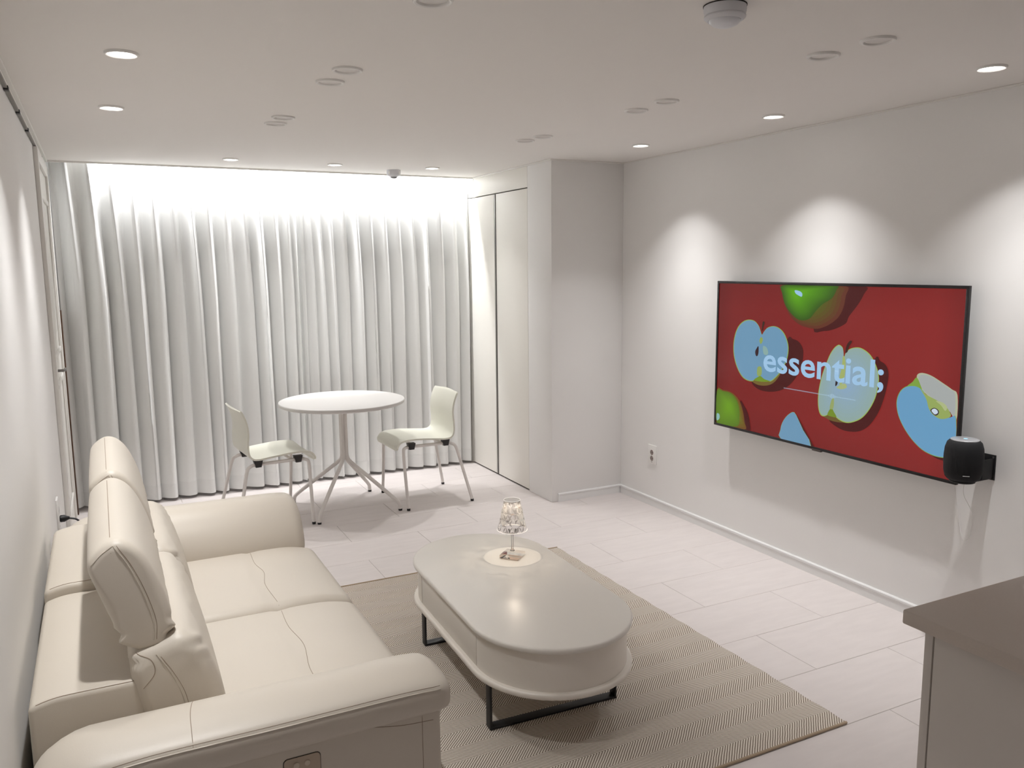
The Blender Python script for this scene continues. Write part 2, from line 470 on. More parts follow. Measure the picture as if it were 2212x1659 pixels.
def curtain(label, cent, x_lo, x_hi, seed, tight=()):
    """cent: x of each pleat; between two pleats the cloth sinks back towards the window"""
    rnd = random.Random(seed)
    t = thing('curtain', ((x_lo + x_hi) / 2, 6.15, 0.02), label, 'curtain', 'sheer curtain panels')
    knots = [x_lo] + list(cent) + [x_hi]
    ph = []                                  # phase along the cloth: integer at a pleat
    nper = 26
    jit = [rnd.uniform(-0.008, 0.008) for _ in knots]; amp = [rnd.uniform(0.88, 1.12) for _ in knots]; lean = [rnd.uniform(0.010, 0.026) for _ in knots]
    sec = [rnd.choice((0, 0, 0.25)) for _ in knots]
    zs = [0.022, 0.06, 0.122] + [0.2 + (2.1 - 0.2) * k / 22 for k in range(23)] + [2.16, 2.22, 2.27, 2.31, 2.36, 2.42]
    P = []
    for z in zs:
        h = z / 2.42; top = max(0, (h - 0.55) / 0.45) ** 1.6
        r = []
        for i in range(len(knots) - 1):
            a, b_ = knots[i], knots[i + 1]; w = b_ - a
            for k in range(nper + (1 if i == len(knots) - 2 else 0)):
                u = k / nper
                x = a + w * u
                A = min(0.066, 0.50 * w) * ((1 - u) * amp[i] + u * amp[i + 1])
                d = min(u, 1 - u)
                c = 0.5 + 0.5 * cos(2 * pi * u)                       # 1 on the pleat
                low = c ** 1.25 + sec[i] * sin(pi * u) ** 6
                nar = math.exp(-(d / 0.13) ** 2) + 0.22 * math.exp(-(d / 0.13) ** 2) * cos(2 * pi * d / 0.085)
                yy = (1 - top) * low + top * (nar * 0.62 + 0.1)
                # the ridge hangs over to its right, more so lower down
                sh = (1 - top) * A * (0.55 * c ** 1.25 + 0.30 * sin(2 * pi * u)) + (1 - top) * (jit[i] * (1 - u) + jit[i + 1] * u)
                sh += -0.008 * sin(2.2 * h + i * 1.7) * (1 - top)
                edge = min(1, (x - x_lo) / 0.05, (x_hi - x) / 0.05)
                r.append(Vector((x + sh * max(0, edge), 6.188 - A * 1.40 * yy + 0.004 * sin(5 * h + i), z)))
        P.append(r)
    body = MB().grid(P[2:], flip=True)
    ob('cloth', body, SHEER, t, smooth=180)
    ob('hem', MB().grid([[p + Vector((0, -0.0015, 0)) for p in rr] for rr in P[:3]], flip=True), HEMM, t, smooth=180)
    return t
curtain('wide left panel of the white sheer curtain, behind the sofa', [-0.145, -0.010, 0.112, 0.236, 0.358, 0.478, 0.592, 0.706, 0.82, 0.933, 1.047, 1.163, 1.245], -0.225, 1.318, 3)
curtain('right panel of the white sheer curtain, next to the wardrobe', [1.358, 1.398, 1.471, 1.554, 1.652, 1.744, 1.859, 1.968, 2.068, 2.181, 2.30, 2.416, 2.538, 2.64], 1.3195, 2.684, 5)
ct = thing('curtain_track', (1.2, 6.17, 2.44), 'white ceiling track the sheer curtain hangs from, inside the lit recess', 'curtain track')
ob('track_bar', MB().box(XL + 0.01, XC - 0.005, 6.155, 6.185, 2.425, 2.458, 0.003), TRIMW, ct)

# LED strip behind the ceiling edge
STRIPM = mat('led_diffuser', rgb(250, 250, 250), 0.5, emit=(1.0, 0.96, 0.9, 1), estr=6.0)
ls = thing('light_strip', (1.4, YE + 0.02, 2.37), 'glowing strip light hidden behind the ceiling edge above the curtain', 'light')
ob('strip_profile', MB().box(-0.10, 2.67, YE + 0.005, YE + 0.014, 2.352, 2.378, 0.002), ALU, ls)
ob('diffuser', MB().box(-0.09, 2.66, YE + 0.0145, YE + 0.020, 2.355, 2.375, 0.002), STRIPM, ls)
cl = light('strip_light', 'AREA', (1.36 - 1.4, 0.006, -0.012), ls, COVE_W, COVE_C, shape='RECTANGLE', size=2.58, size_y=0.02)
cl.rotation_euler = (radians(50), 0, 0)

# ------------------------------------------------------------------ ceiling fittings
LENS_ON = mat('lit_lens', rgb(255, 250, 240), 0.4, emit=(1.0, 0.95, 0.88, 1), estr=9.0)
LENS_OFF = mat('unlit_lens', rgb(214, 210, 207), 0.35)
def downlight_mesh(on, tilt=(0, 0), label='', group=None, loc=(0, 0, H)):
    t = thing('downlight', loc, label, 'downlight', group)
    R = 0.053 if not on else 0.051
    ri = 0.040 if not on else 0.039
    prof = [(R, 0.0), (R, -0.0045), (R - 0.002, -0.0075), (R - 0.005, -0.0085), (ri + 0.003, -0.0065), (ri, -0.0015), (ri, 0.0)]
    ob('trim_ring', MB().lathe(prof, loc, 40, close=False), WHITEP, t)
    if on:
        mb = MB().lathe([(0.0001, -0.0032), (0.02, -0.0031), (0.033, -0.0024), (0.0345, -0.001), (0.0345, -0.0003), (0.0001, -0.0003)], (0, 0, 0), 32)
        mtx = Matrix.Translation(loc) @ Matrix.Translation((0, 0, -0.0052))
        m3 = MB(); rx = Matrix.Rotation(tilt[0], 4, 'X') @ Matrix.Rotation(tilt[1], 4, 'Y')
        m3.add(mb.v, mb.f, mtx @ rx)
        ob('lens', m3, LENS_ON, t)
        ob('socket', MB().lathe([(0.0001, -0.0006), (0.0385, -0.0006)], loc, 32, close=False), GREYP, t)
    else:
        ob('lens', MB().lathe([(0.0001, -0.0022), (ri - 0.001, -0.0016), (ri, -0.0004)], loc, 36), LENS_OFF, t)
    return t
def spot(t, wash, pool, aim, glow=1.0):
    for (w, cone, blend, d, z) in ((wash, 76, 0.36, aim, -0.016), (pool, 72, 1.0, (aim[0] * 0.2, 0, -1), -0.017)):
        if w <= 0: continue
        o = light('beam', 'SPOT', (0, 0, z), t, w, LIGHT_C, spot_size=radians(cone), spot_blend=blend, shadow_soft_size=0.018)
        o.rotation_euler = Vector(d).to_track_quat('-Z', 'Y').to_euler()
    light('glow', 'AREA', (0, 0, -0.012), t, GLOW_W * glow, LIGHT_C, shape='DISK', size=0.06, spread=radians(95))
TL = 0.19   # sideways aim of the wall washers
for (x, y, lb) in ((2.863, 4.054, 'lit recessed downlight nearest the alcove, above the far end of the television wall'),
                   (2.883, 3.022, 'lit recessed downlight in front of the television wall, middle one of its row'),
                   (2.892, 1.969, 'lit recessed downlight at the right end, above the wall speaker')):
    t = downlight_mesh(True, (0, -0.06), lb, 'lit downlights along the television wall', (x, y, H))
    spot(t, WASH_W, POOL_W, (TL, 0.02, -1))
for (x, y, lb) in ((0.107, 3.996, 'lit recessed downlight near the left wall, the farther of the two over the sofa'),
                   (0.121, 3.001, 'lit recessed downlight near the left wall, the nearer of the two over the sofa')):
    t = downlight_mesh(True, (0, 0.06), lb, 'lit downlights along the left wall', (x, y, H))
    spot(t, WASH_W * 0.75, POOL_W, (-TL, 0.0, -1))
t = downlight_mesh(True, (0, 0.06), 'lit recessed downlight over the near arm of the sofa, above the top of the photo', 'lit downlights along the left wall', (0.115, 1.99, H))
spot(t, WASH_W, POOL_W, (-TL, 0.0, -1))
for (x, y, lb) in ((0.808, 5.569, 'lit downlight by the curtain, left one of three'),
                   (1.479, 5.600, 'lit downlight by the curtain, middle one of three, over the round table'),
                   (2.154, 5.545, 'lit downlight by the curtain, right one of three, beside the heat detector')):
    t = downlight_mesh(True, (0.0, 0), lb, 'lit downlights by the curtain', (x, y, H))
    spot(t, 0, BACK_W, (0, -0.02, -1), 0.75)
t = downlight_mesh(True, (0, 0), 'unseen downlight added behind the camera to brighten the near side of the room', 'added fill lights behind the camera', (1.0, -0.5, H))
spot(t, 0, 18, (0, 0, -1))  # added out-of-view lamp, lifts the light on near surfaces
for (x, y, lb) in ((0.824, 2.09, 'unlit round downlight cut by the top edge of the photo'),
                   (0.831, 2.93, 'unlit round downlight left of centre, nearer one of the middle pair'),
                   (0.824, 3.141, 'unlit round downlight left of centre, farther one of the middle pair'),
                   (0.815, 3.955, 'unlit round downlight left of centre, nearer one of the far pair'),
                   (0.813, 4.131, 'unlit round downlight left of centre, farther one of the far pair'),
                   (2.213, 1.884, 'unlit round downlight on the right, nearest of its row of six'),
                   (2.206, 2.093, 'unlit round downlight on the right, second of its row of six'),
                   (2.203, 2.936, 'unlit round downlight on the right, third of its row of six'),
                   (2.207, 3.163, 'unlit round downlight on the right, fourth of its row of six'),
                   (2.183, 3.985, 'unlit round downlight on the right, fifth of its row of six'),
                   (2.165, 4.156, 'unlit round downlight on the right, farthest of its row of six')):
    downlight_mesh(False, (0, 0), lb, 'unlit downlights in the ceiling', (x, y, H))

# motion/smoke detector close to the camera
L0 = (1.548, 1.815, H)
sd = thing('smoke_detector', L0, 'large white round detector with a domed lens on the near ceiling', 'detector')
ob('base', MB().lathe([(0.056, 0), (0.056, -0.012), (0.0545, -0.022), (0.053, -0.026), (0.055, -0.028), (0.055, -0.031), (0.050, -0.036), (0.045, -0.039), (0.043, -0.0385), (0.0425, -0.037)], L0, 48, close=False), GREYP, sd)
ob('mounting_gap', MB().lathe([(0.0575, -0.0002), (0.0575, -0.0028), (0.054, -0.003)], L0, 48, close=False), DARK, sd)
ob('dome', MB().lathe([(0.0425, -0.0365), (0.041, -0.042), (0.034, -0.049), (0.022, -0.0535), (0.0001, -0.0555)], L0, 40), mat('dome_plastic', rgb(222, 224, 230), 0.32), sd)
# heat detector by the curtain
L1 = (1.953, 5.79, H)
hdt = thing('heat_detector', L1, 'small white heat detector with slots on the ceiling edge by the curtain', 'detector')
ob('base', MB().lathe([(0.050, 0), (0.050, -0.016), (0.049, -0.030), (0.046, -0.036), (0.030, -0.046), (0.026, -0.048)], L1, 36, close=False), GREYP, hdt)
for k in range(4):
    a = k * pi / 2 + 0.6
    ob('slot', moved(MB().box(-0.006, 0.006, -0.002, 0.002, -0.010, 0.010, 0.001), Matrix.Translation((L1[0], L1[1], L1[2] - 0.022)) @ Matrix.Rotation(a, 4, 'Z') @ Matrix.Translation((0, -0.050, 0))), WHITEP, hdt)
ob('sensor', MB().lathe([(0.026, -0.047), (0.024, -0.054), (0.010, -0.060), (0.0001, -0.061)], L1, 24), mat('sensor_grey', rgb(110, 110, 114), 0.4), hdt)

# ------------------------------------------------------------------ rug
def rug_material():
    m = bpy.data.materials.new('herringbone_weave'); m.use_nodes = True
    nt = m.node_tree; b = nt.nodes['Principled BSDF']; L = nt.links.new
    tc = nt.nodes.new('ShaderNodeTexCoord'); sp = nt.nodes.new('ShaderNodeSeparateXYZ')
    nz = nt.nodes.new('ShaderNodeTexNoise'); nz.inputs['Scale'].default_value = 26; nz.inputs['Detail'].default_value = 3
    L(tc.outputs['Object'], nz.inputs['Vector'])
    vm = nt.nodes.new('ShaderNodeVectorMath'); vm.operation = 'MULTIPLY_ADD'
    vm.inputs[1].default_value = (0.004, 0.004, 0); L(nz.outputs['Color'], vm.inputs[0]); L(tc.outputs['Object'], vm.inputs[2])
    L(vm.outputs[0], sp.inputs[0])
    def M(op, a, b_=None):
        n = nt.nodes.new('ShaderNodeMath'); n.operation = op
        for i, q in enumerate((a, b_)):
            if q is None: continue
            if isinstance(q, (int, float)): n.inputs[i].default_value = q
            else: L(q, n.inputs[i])
        return n.outputs[0]
    x, y = sp.outputs[0], sp.outputs[1]
    k = M('MODULO', M('FLOOR', M('DIVIDE', M('ADD', y, 0.0), 0.0823)), 2.0)     # 0 / 1 by stripe
    sgn = M('SUBTRACT', M('MULTIPLY', k, 2.0), 1.0)
    ph = M('DIVIDE', M('ADD', x, M('MULTIPLY', y, sgn)), 0.0112)
    w = M('SINE', M('MULTIPLY', ph, 2 * pi))
    fac = M('ADD', M('MULTIPLY', w, 0.9), 0.66)
    cl = nt.nodes.new('ShaderNodeClamp'); L(fac, cl.inputs[0])
    mx = nt.nodes.new('ShaderNodeMix'); mx.data_type = 'RGBA'
    mx.inputs[6].default_value = rgb(130, 117, 104); mx.inputs[7].default_value = rgb(222, 214, 203)
    L(cl.outputs[0], mx.inputs[0])
    n2 = nt.nodes.new('ShaderNodeTexNoise'); n2.inputs['Scale'].default_value = 420; n2.inputs['Detail'].default_value = 2
    L(tc.outputs['Object'], n2.inputs['Vector'])
    hs = nt.nodes.new('ShaderNodeHueSaturation'); L(mx.outputs[2], hs.inputs['Color'])
    L(M('ADD', M('MULTIPLY', n2.outputs['Fac'], 0.34), 0.83), hs.inputs['Value'])
    L(hs.outputs[0], b.inputs['Base Color'])
    b.inputs['Roughness'].default_value = 0.95; b.inputs['Specular IOR Level'].default_value = 0.15
    bp = nt.nodes.new('ShaderNodeBump'); bp.inputs['Strength'].default_value = 0.5; bp.inputs['Distance'].default_value = 0.002
    L(M('ADD', cl.outputs[0], n2.outputs['Fac']), bp.inputs['Height']); L(bp.outputs[0], b.inputs['Normal'])
    return m
RX0, RX1, RY0, RY1 = 0.62, 2.266, 1.912, 3.984
rug = thing('rug', (RX0, RY0, 0), 'flat woven beige and brown herringbone rug under the coffee table', 'rug')
mb = MB(); nx, ny = 40, 52; rnd = random.Random(2)
wx = [rnd.uniform(-0.002, 0.002) for _ in range(200)]
def rp(i, j, z):
    x = RX0 + (RX1 - RX0) * i / nx; y = RY0 + (RY1 - RY0) * j / ny
    if i == nx: x += 0.003 * (1 if (j // 2) % 2 else -0.4)
    return Vector((x, y, z + (0.0006 * sin(j * 1.9) if 0 < i < nx else 0)))
top = [[rp(i, j, 0.0095 if 0 < i < nx and 0 < j < ny else 0.006) for i in range(nx + 1)] for j in range(ny + 1)]
mb.grid(top)
bot = [[rp(i, j, 0.0008) for i in (0, nx)] for j in (0, ny)]
for side in ([(i, 0) for i in range(nx + 1)], [(nx, j) for j in range(ny + 1)], [(i, ny) for i in range(nx, -1, -1)], [(0, j) for j in range(ny, -1, -1)]):
    mb.grid([[rp(i, j, 0.0008) for i, j in side], [rp(i, j, 0.006) for i, j in side]])
ob('woven_body', mb, rug_material(), rug, smooth=60)
ob('end_binding', MB().tube([(RX0 + 0.01, RY0, 0.0055), (1.2, RY0 - 0.001, 0.0055), (RX1 - 0.002, RY0, 0.0055)], 0.0050, 8), mat('rug_binding', rgb(170, 152, 130), 0.95), rug)
ob('end_binding', MB().tube([(RX0 + 0.01, RY1, 0.0055), (1.2, RY1 + 0.001, 0.0055), (RX1 - 0.002, RY1, 0.0055)], 0.0050, 8), MATS['rug_binding'], rug)

# ------------------------------------------------------------------ sofa
LEATH = mat('cream_leather', rgb(201, 193, 181), 0.42, bump=(330, 0.10, 0.0012), noise=(5, 0.02), spec=0.45)
SEAM = mat('leather_seam', rgb(146, 130, 113), 0.7)
PIPE = mat('leather_piping', rgb(194, 185, 172), 0.45)
sofa = thing('sofa', (0.26, 2.84, 0), 'two-seat cream leather recliner sofa with raised headrests against the left wall', 'sofa')
def tree_of(*objs):
    vs = []; fs = []
    for o in objs:
        off = origin(o.parent) + o.location; b0 = len(vs)
        vs += [v.co + off for v in o.data.vertices]; fs += [tuple(i + b0 for i in p.vertices) for p in o.data.polygons]
    return BVHTree.FromPolygons(vs, fs)
def lay(parent, pts, d, name='seam', r=0.0014, m=None, lift=0.0, k=8, tgt=None):
    """a seam laid on the surface of its part: pts are shot along d onto the surface"""
    t = tree_of(tgt or parent); out = []
    for p in smooth_open([Vector(q) for q in pts], k):
        hit = t.ray_cast(p, Vector(d).normalized(), 1.0)
        if hit[0] is not None: out.append(hit[0] - Vector(d).normalized() * lift)
    if len(out) > 1:
        return ob(name, MB().tube(out, r, 6), m or SEAM, parent, smooth=60) if False else ob_child(name, MB().tube(out, r, 6), m or SEAM, parent)
def ob_child(name, mb, m, parent):
    return ob(name, mb, m, parent, smooth=60)

# base under the seats
ob('base_frame', MB().box(-0.20, 0.715, 2.13, 3.55, 0.045, 0.26, 0.015), LEATH, sofa)
for (x, y, z) in ((-0.14, 1.93, 0.0), (-0.14, 3.74, 0.0), (0.655, 1.955, 0.0115), (0.655, 3.74, 0.0115)):
    ob('foot', MB().lathe([(0.022, z), (0.026, 0.062)], (x, y, 0), 20), BLACKP, sofa)
# seats, with a front that rolls over
def seat_warp(p):
    p = p.copy()
    f = max(0, (p.x - 0.60) / 0.17)
    if p.z > 0.34: p.z -= 0.030 * f * f
    g = abs(p.x - 0.49)
    p.z -= 0.006 * math.exp(-(g / 0.018) ** 2) if p.z > 0.40 else 0
    return p
for (a, b_) in ((2.138, 2.872), (2.877, 3.532)):
    s = ob('seat_cushion', MB().cushion(0.10, 0.775, a, b_, 0.22, 0.428, 0.042, crown=0.016, n=26, warp=seat_warp), LEATH, sofa, smooth=60)
    lay(s, [(0.50, a + 0.02, 0.6), (0.485, a + 0.2, 0.6), (0.502, (a + b_) / 2, 0.6), (0.488, b_ - 0.2, 0.6), (0.497, b_ - 0.02, 0.6)], (0, 0, -1), r=0.00086)
ob('seat_front', MB().cushion(0.66, 0.735, 2.14, 3.53, 0.05, 0.34, 0.03, n=10), LEATH, sofa, smooth=60)

# back frames behind the cushions
def frame_warp(z1):
    def w(p):
        p = p.copy(); 
        if p.z > z1 - 0.08: p.z -= 0.012 * max(0, (-0.14 - p.x) / 0.07) ** 2
        return p
    return w
bf = ob('back_frame', MB().cushion(-0.222, 0.045, 2.152, 2.868, 0.045, 0.604, 0.014, crown=0.012, n=14, warp=frame_warp(0.61)), LEATH, sofa, smooth=50)
lay(bf, [(-0.205, 2.158, 0.8), (-0.1, 2.158, 0.8), (0.035, 2.158, 0.8)], (0, 0, -1), r=0.00115)
bf2 = ob('back_frame', MB().cushion(-0.222, 0.045, 2.872, 3.556, 0.045, 0.632, 0.016, crown=0.010, n=14, warp=frame_warp(0.64)), LEATH, sofa, smooth=50)
lay(bf2, [(-0.205, 2.882, 0.8), (-0.1, 2.882, 0.8), (0.035, 2.882, 0.8)], (0, 0, -1), r=0.00115)

# back cushions and headrests
low = smooth_closed([(0.030, 0.30), (0.022, 0.48), (0.006, 0.600), (0.012, 0.665), (0.060, 0.690), (0.130, 0.704), (0.176, 0.662), (0.214, 0.560), (0.230, 0.450), (0.226, 0.36), (0.190, 0.29), (0.10, 0.27)], 6)
hea = smooth_closed([(-0.008, 0.700), (-0.030, 0.765), (-0.056, 0.845), (-0.072, 0.905), (-0.058, 0.940), (-0.018, 0.966), (0.020, 0.958), (0.056, 0.918), (0.088, 0.840), (0.106, 0.765), (0.108, 0.712), (0.085, 0.682), (0.040, 0.672), (0.010, 0.680)], 6)
def wrinkle(zc, y0, y1, amp):
    def w(p):
        p = p.copy()
        e = math.exp(-((p.z - zc) / 0.035) ** 2)
        q = math.exp(-((p.y - y0) / 0.07) ** 2) + math.exp(-((p.y - y1) / 0.07) ** 2)
        p.x += amp * e * (0.35 + q) * sin(150 * p.z + 2.5 * sin(26 * p.y)) 
        return p
    return w
for i, (a, b_, dz) in enumerate(((2.136, 2.868, 0.0), (2.872, 3.535, 0.012))):
    bc = ob('back_cushion', MB().loft_y(low, a, b_, r=0.045, n=40, bulge=0.010, warp=wrinkle(0.665, a, b_, 0.006)), LEATH, sofa, smooth=70)
    recalc(bc)
    hp_ = [(x, z + dz) for x, z in hea]
    hr = ob('headrest', MB().loft_y(hp_, a + (0.02 if i == 0 else 0.004), b_ - 0.002, r=0.026, n=44, bulge=0.003, warp=wrinkle(0.705 + dz, a, b_, 0.008)), LEATH, sofa, smooth=70)
    recalc(hr)
    # ridge seam of the headrest, its return down the near side, and the piping round the back corner
    lay(hr, [(-0.018, a + 0.02, 1.3), (-0.018, (a + b_) / 2, 1.3), (-0.018, b_ - 0.012, 1.3)], (0, 0, -1), r=0.00094)
    c = a - 0.2
    lay(hr, [(-0.012, c, 0.955 + dz), (0.018, c, 0.900 + dz), (0.046, c, 0.825 + dz), (0.064, c, 0.75 + dz), (0.062, c, 0.70 + dz)], (0, 1, 0), name='piping', r=0.00173, m=PIPE)
    lay(hr, [(-0.005, c, 0.955 + dz), (0.025, c, 0.900 + dz), (0.053, c, 0.825 + dz), (0.071, c, 0.75 + dz), (0.069, c, 0.70 + dz)], (0, 1, 0), r=0.00079)
    lay(hr, [(-0.014, c, 0.955 + dz), (-0.040, c, 0.938 + dz), (-0.064, c, 0.912 + dz)], (0, 1, 0), name='piping', r=0.00158, m=PIPE)
    lay(bc, [(0.065, c, 0.668), (0.092, c, 0.62), (0.118, c, 0.55), (0.132, c, 0.46)], (0, 1, 0), name='piping', r=0.00173, m=PIPE)
    lay(bc, [(0.075, c, 0.660), (0.100, c, 0.615), (0.126, c, 0.55), (0.140, c, 0.46)], (0, 1, 0), r=0.00079)
    lay(bc, [(0.020, c, 0.672), (0.052, c, 0.655), (0.058, c, 0.62), (0.030, c, 0.585)], (0, 1, 0), r=0.00101)

# arms: padded top on a plain body
def arm(y0, y1, outer, mirror):
    def w(p):
        p = p.copy()
        f = max(0, (-0.08 - p.x) / 0.14)
        p.z -= 0.075 * f * f
        u = (p.y - (y0 + y1) / 2) / ((y1 - y0) / 2)
        g = max(0, (p.x - 0.62) / 0.12)
        p.z -= 0.014 * g * g * max(0, (p.z - 0.5) / 0.1)
        return p
    # d: from the outer edge inwards; a flat-topped roll that slopes down to the seat
    pr = [(0.004, 0.512), (-0.002, 0.540), (0.004, 0.572), (0.030, 0.590), (0.080, 0.603), (0.130, 0.604), (0.180, 0.592), (0.230, 0.562), (0.275, 0.515), (0.310, 0.455), (0.322, 0.400), (0.300, 0.372), (0.200, 0.368), (0.110, 0.400), (0.050, 0.470), (0.026, 0.502)]
    s = -1 if outer < (y0 + y1) / 2 else 1
    prof = smooth_closed([(outer - s * d, z) for d, z in pr], 5)
    pad = ob('arm_pad', loft_x(prof, -0.222, 0.738, r=0.045, n=30, warp=w), LEATH, sofa, smooth=70); recalc(pad)
    ins = 0.035
    body = ob('arm_body', MB().cushion(-0.150, 0.715, y0 + ins, y1 - ins, 0.045, 0.515, 0.022, n=12), LEATH, sofa, smooth=60)
    yo = outer + s * 0.2
    lay(pad, [(-0.20, yo, 0.50), (-0.12, yo, 0.553), (0.0, yo, 0.570), (0.3, yo, 0.570), (0.6, yo, 0.570), (0.70, yo, 0.566)], (0, -s, 0), name='piping', r=0.00202, m=PIPE)
    lay(pad, [(-0.20, yo, 0.507), (-0.12, yo, 0.560), (0.0, yo, 0.577), (0.3, yo, 0.577), (0.6, yo, 0.577), (0.70, yo, 0.573)], (0, -s, 0), r=0.00072)
    if s < 0:
        lay(pad, [(0.115, y0 + 0.006, 0.8), (0.12, y0 + 0.1, 0.8), (0.135, y0 + 0.2, 0.8), (0.15, y1 - 0.01, 0.8)], (0, 0, -1), r=0.00086)
        lay(body, [(0.66, yo, 0.50), (0.66, yo, 0.3), (0.66, yo, 0.08)], (0, -s, 0), r=0.00086)
        lay(body, [(0.50, yo, 0.500), (0.60, yo, 0.478), (0.69, yo, 0.470)], (0, -s, 0), r=0.00086)
    return body
ab = arm(1.822, 2.148, 1.822, False)
arm(3.528, 3.84, 3.84, True)
# power switch set in the outer face of the near arm
SWM = mat('taupe_plastic', rgb(176, 160, 142), 0.45)
def round_plate(x0, x1, z0, z1, r, y0, y1):
    pts = []
    for (cx, cz, a0) in ((x1 - r, z1 - r, 0), (x0 + r, z1 - r, 90), (x0 + r, z0 + r, 180), (x1 - r, z0 + r, 270)):
        for k in range(5):
            a = radians(a0 + 22.5 * k); pts.append((cx + r * cos(a), cz + r * sin(a)))
    n = len(pts); vs = [Vector((x, y0, z)) for x, z in pts] + [Vector((x, y1, z)) for x, z in pts]
    fs = [tuple(range(n)), tuple(reversed(range(n, 2 * n)))] + [(k, n + k, n + (k + 1) % n, (k + 1) % n) for k in range(n)]
    return MB().add(vs, fs)
sw = ob('switch_panel', round_plate(0.312, 0.398, 0.412, 0.468, 0.010, 1.8545, 1.8575), SWM, sofa); recalc(sw)
o = ob('panel_gap', round_plate(0.3105, 0.3995, 0.4105, 0.4695, 0.011, 1.8563, 1.8578), DARK, sofa); recalc(o)
for x in (0.341, 0.367):
    bt = ob('button', MB().lathe([(0.0072, 0.0), (0.0072, 0.0022), (0.006, 0.003), (0.0001, 0.0028)], (0, 0, 0), 20), mat('button_plastic', rgb(198, 186, 170), 0.4), sw, local=True)
    bt.location = Vector((x, 1.8548, 0.449)) - origin(sw.parent); bt.rotation_euler = (pi / 2, 0, 0)

# ------------------------------------------------------------------ coffee table
TZ = 0.38
ctab = thing('coffee_table', (1.392, 2.804, 0.0108), 'white oval coffee table with rounded lips and black metal feet on the rug', 'table', rz=-0.0365)
TB = mat('cream_lacquer', rgb(226, 222, 215), 0.33, bump=(60, 0.02, 0.001), spec=0.5)
TBS = mat('cream_lacquer_side', rgb(228, 222, 213), 0.36)
def stadium(w, s, e, n=28):
    pts = []
    for k in range(n + 1):
        a = pi * k / n; pts.append((w / 2 * cos(a), s / 2 + e * sin(a)))
    for k in range(n + 1):
        a = pi * k / n; pts.append((-w / 2 * cos(a), -s / 2 - e * sin(a)))
    return pts
def stad_ring(mb, prof, s, e0, w0):
    """prof: list of (inset, z); lofts the oval outline"""
    rings = [[Vector((x, y, z)) for x, y in stadium(w0 - 2 * i, s, e0 - i)] for i, z in prof]
    n = len(rings[0]); vs = [p for r in rings for p in r]; fs = []
    for i in range(len(rings) - 1):
        for k in range(n): fs.append((i * n + k, i * n + (k + 1) % n, (i + 1) * n + (k + 1) % n, (i + 1) * n + k))
    fs.append(tuple(reversed(range(n)))); fs.append(tuple(range((len(rings) - 1) * n, len(rings) * n)))
    return mb.add(vs, fs)
def lip(z0, z1):
    c = (z0 + z1) / 2; h_ = (z1 - z0) / 2; r = h_ * 0.82
    lo = [(r * (1 - cos(a)), c - (h_ - r) + r * sin(a)) for a in [radians(-90 + 18 * k) for k in range(6)]]
    hi = [(r * (1 - cos(a)), c + (h_ - r) + r * sin(a)) for a in [radians(18 * k) for k in range(6)]]
    return lo + hi
zb = 0.0108
W0, S0, E0 = 0.600, 0.612, 0.319
top_o = ob('tabletop', stad_ring(MB(), lip(0.3575 - zb, TZ - zb), S0, E0, W0), TB, ctab, local=True, smooth=50)
ob('base_board', stad_ring(MB(), lip(0.197 - zb, 0.220 - zb), S0, E0, W0), TBS, ctab, local=True, smooth=50)
ins = 0.019
ob('box_body', stad_ring(MB(), [(ins + 0.006, 0.218 - zb), (ins + 0.006, 0.359 - zb)], S0, E0, W0), mat('joint_shadow', rgb(70, 63, 56), 0.8), ctab, local=True)
def curved_panel(sgn):
    pts = [p for p in stadium(W0 - 2 * ins, S0, E0 - ins) if p[1] * sgn > 0.3]
    inn = [p for p in stadium(W0 - 2 * ins - 0.03, S0, E0 - ins - 0.015) if p[1] * sgn > 0.3]
    z0, z1 = 0.2205 - zb, 0.3570 - zb; n = len(pts)
    vs = [Vector((x, y, z0)) for x, y in pts] + [Vector((x, y, z1)) for x, y in pts] + [Vector((x, y, z1)) for x, y in inn] + [Vector((x, y, z0)) for x, y in inn]
    fs = []
    for k in range(n - 1):
        for a, b_ in ((0, 1), (1, 2), (2, 3), (3, 0)):
            fs.append((a * n + k, a * n + k + 1, b_ * n + k + 1, b_ * n + k))
    fs += [(0, n, 2 * n, 3 * n), (n - 1, 4 * n - 1, 3 * n - 1, 2 * n - 1)]
    o = ob('end_panel', MB().add(vs, fs), TBS, ctab, local=True, smooth=40); recalc(o)
curved_panel(1); curved_panel(-1)
for sx in (-1, 1):
    x = sx * (W0 / 2 - ins)
    ob('drawer_front', MB().box(x - sx * 0.018, x, -S0 / 2 + 0.0045, S0 / 2 - 0.0045, 0.2212 - zb, 0.3560 - zb, 0.001), TBS, ctab, local=True)
def foot_frame(y):
    mb = MB(); x0, x1 = -0.262, 0.252; hw = 0.019; t = 0.0085; z1 = 0.1975 - zb
    mb.box(x0, x0 + t, y - hw, y + hw, 0.0, z1, 0.0012).box(x1 - t, x1, y - hw, y + hw, 0.0, z1, 0.0012)
    mb.box(x0 + t, x1 - t, y - hw, y + hw, 0.0, t, 0.0012).box(x0 + t, x1 - t, y - hw, y + hw, z1 - t, z1, 0.0012)
    ob('foot_frame', mb, BLACKM, ctab, local=True)
foot_frame(-0.357); foot_frame(0.357)

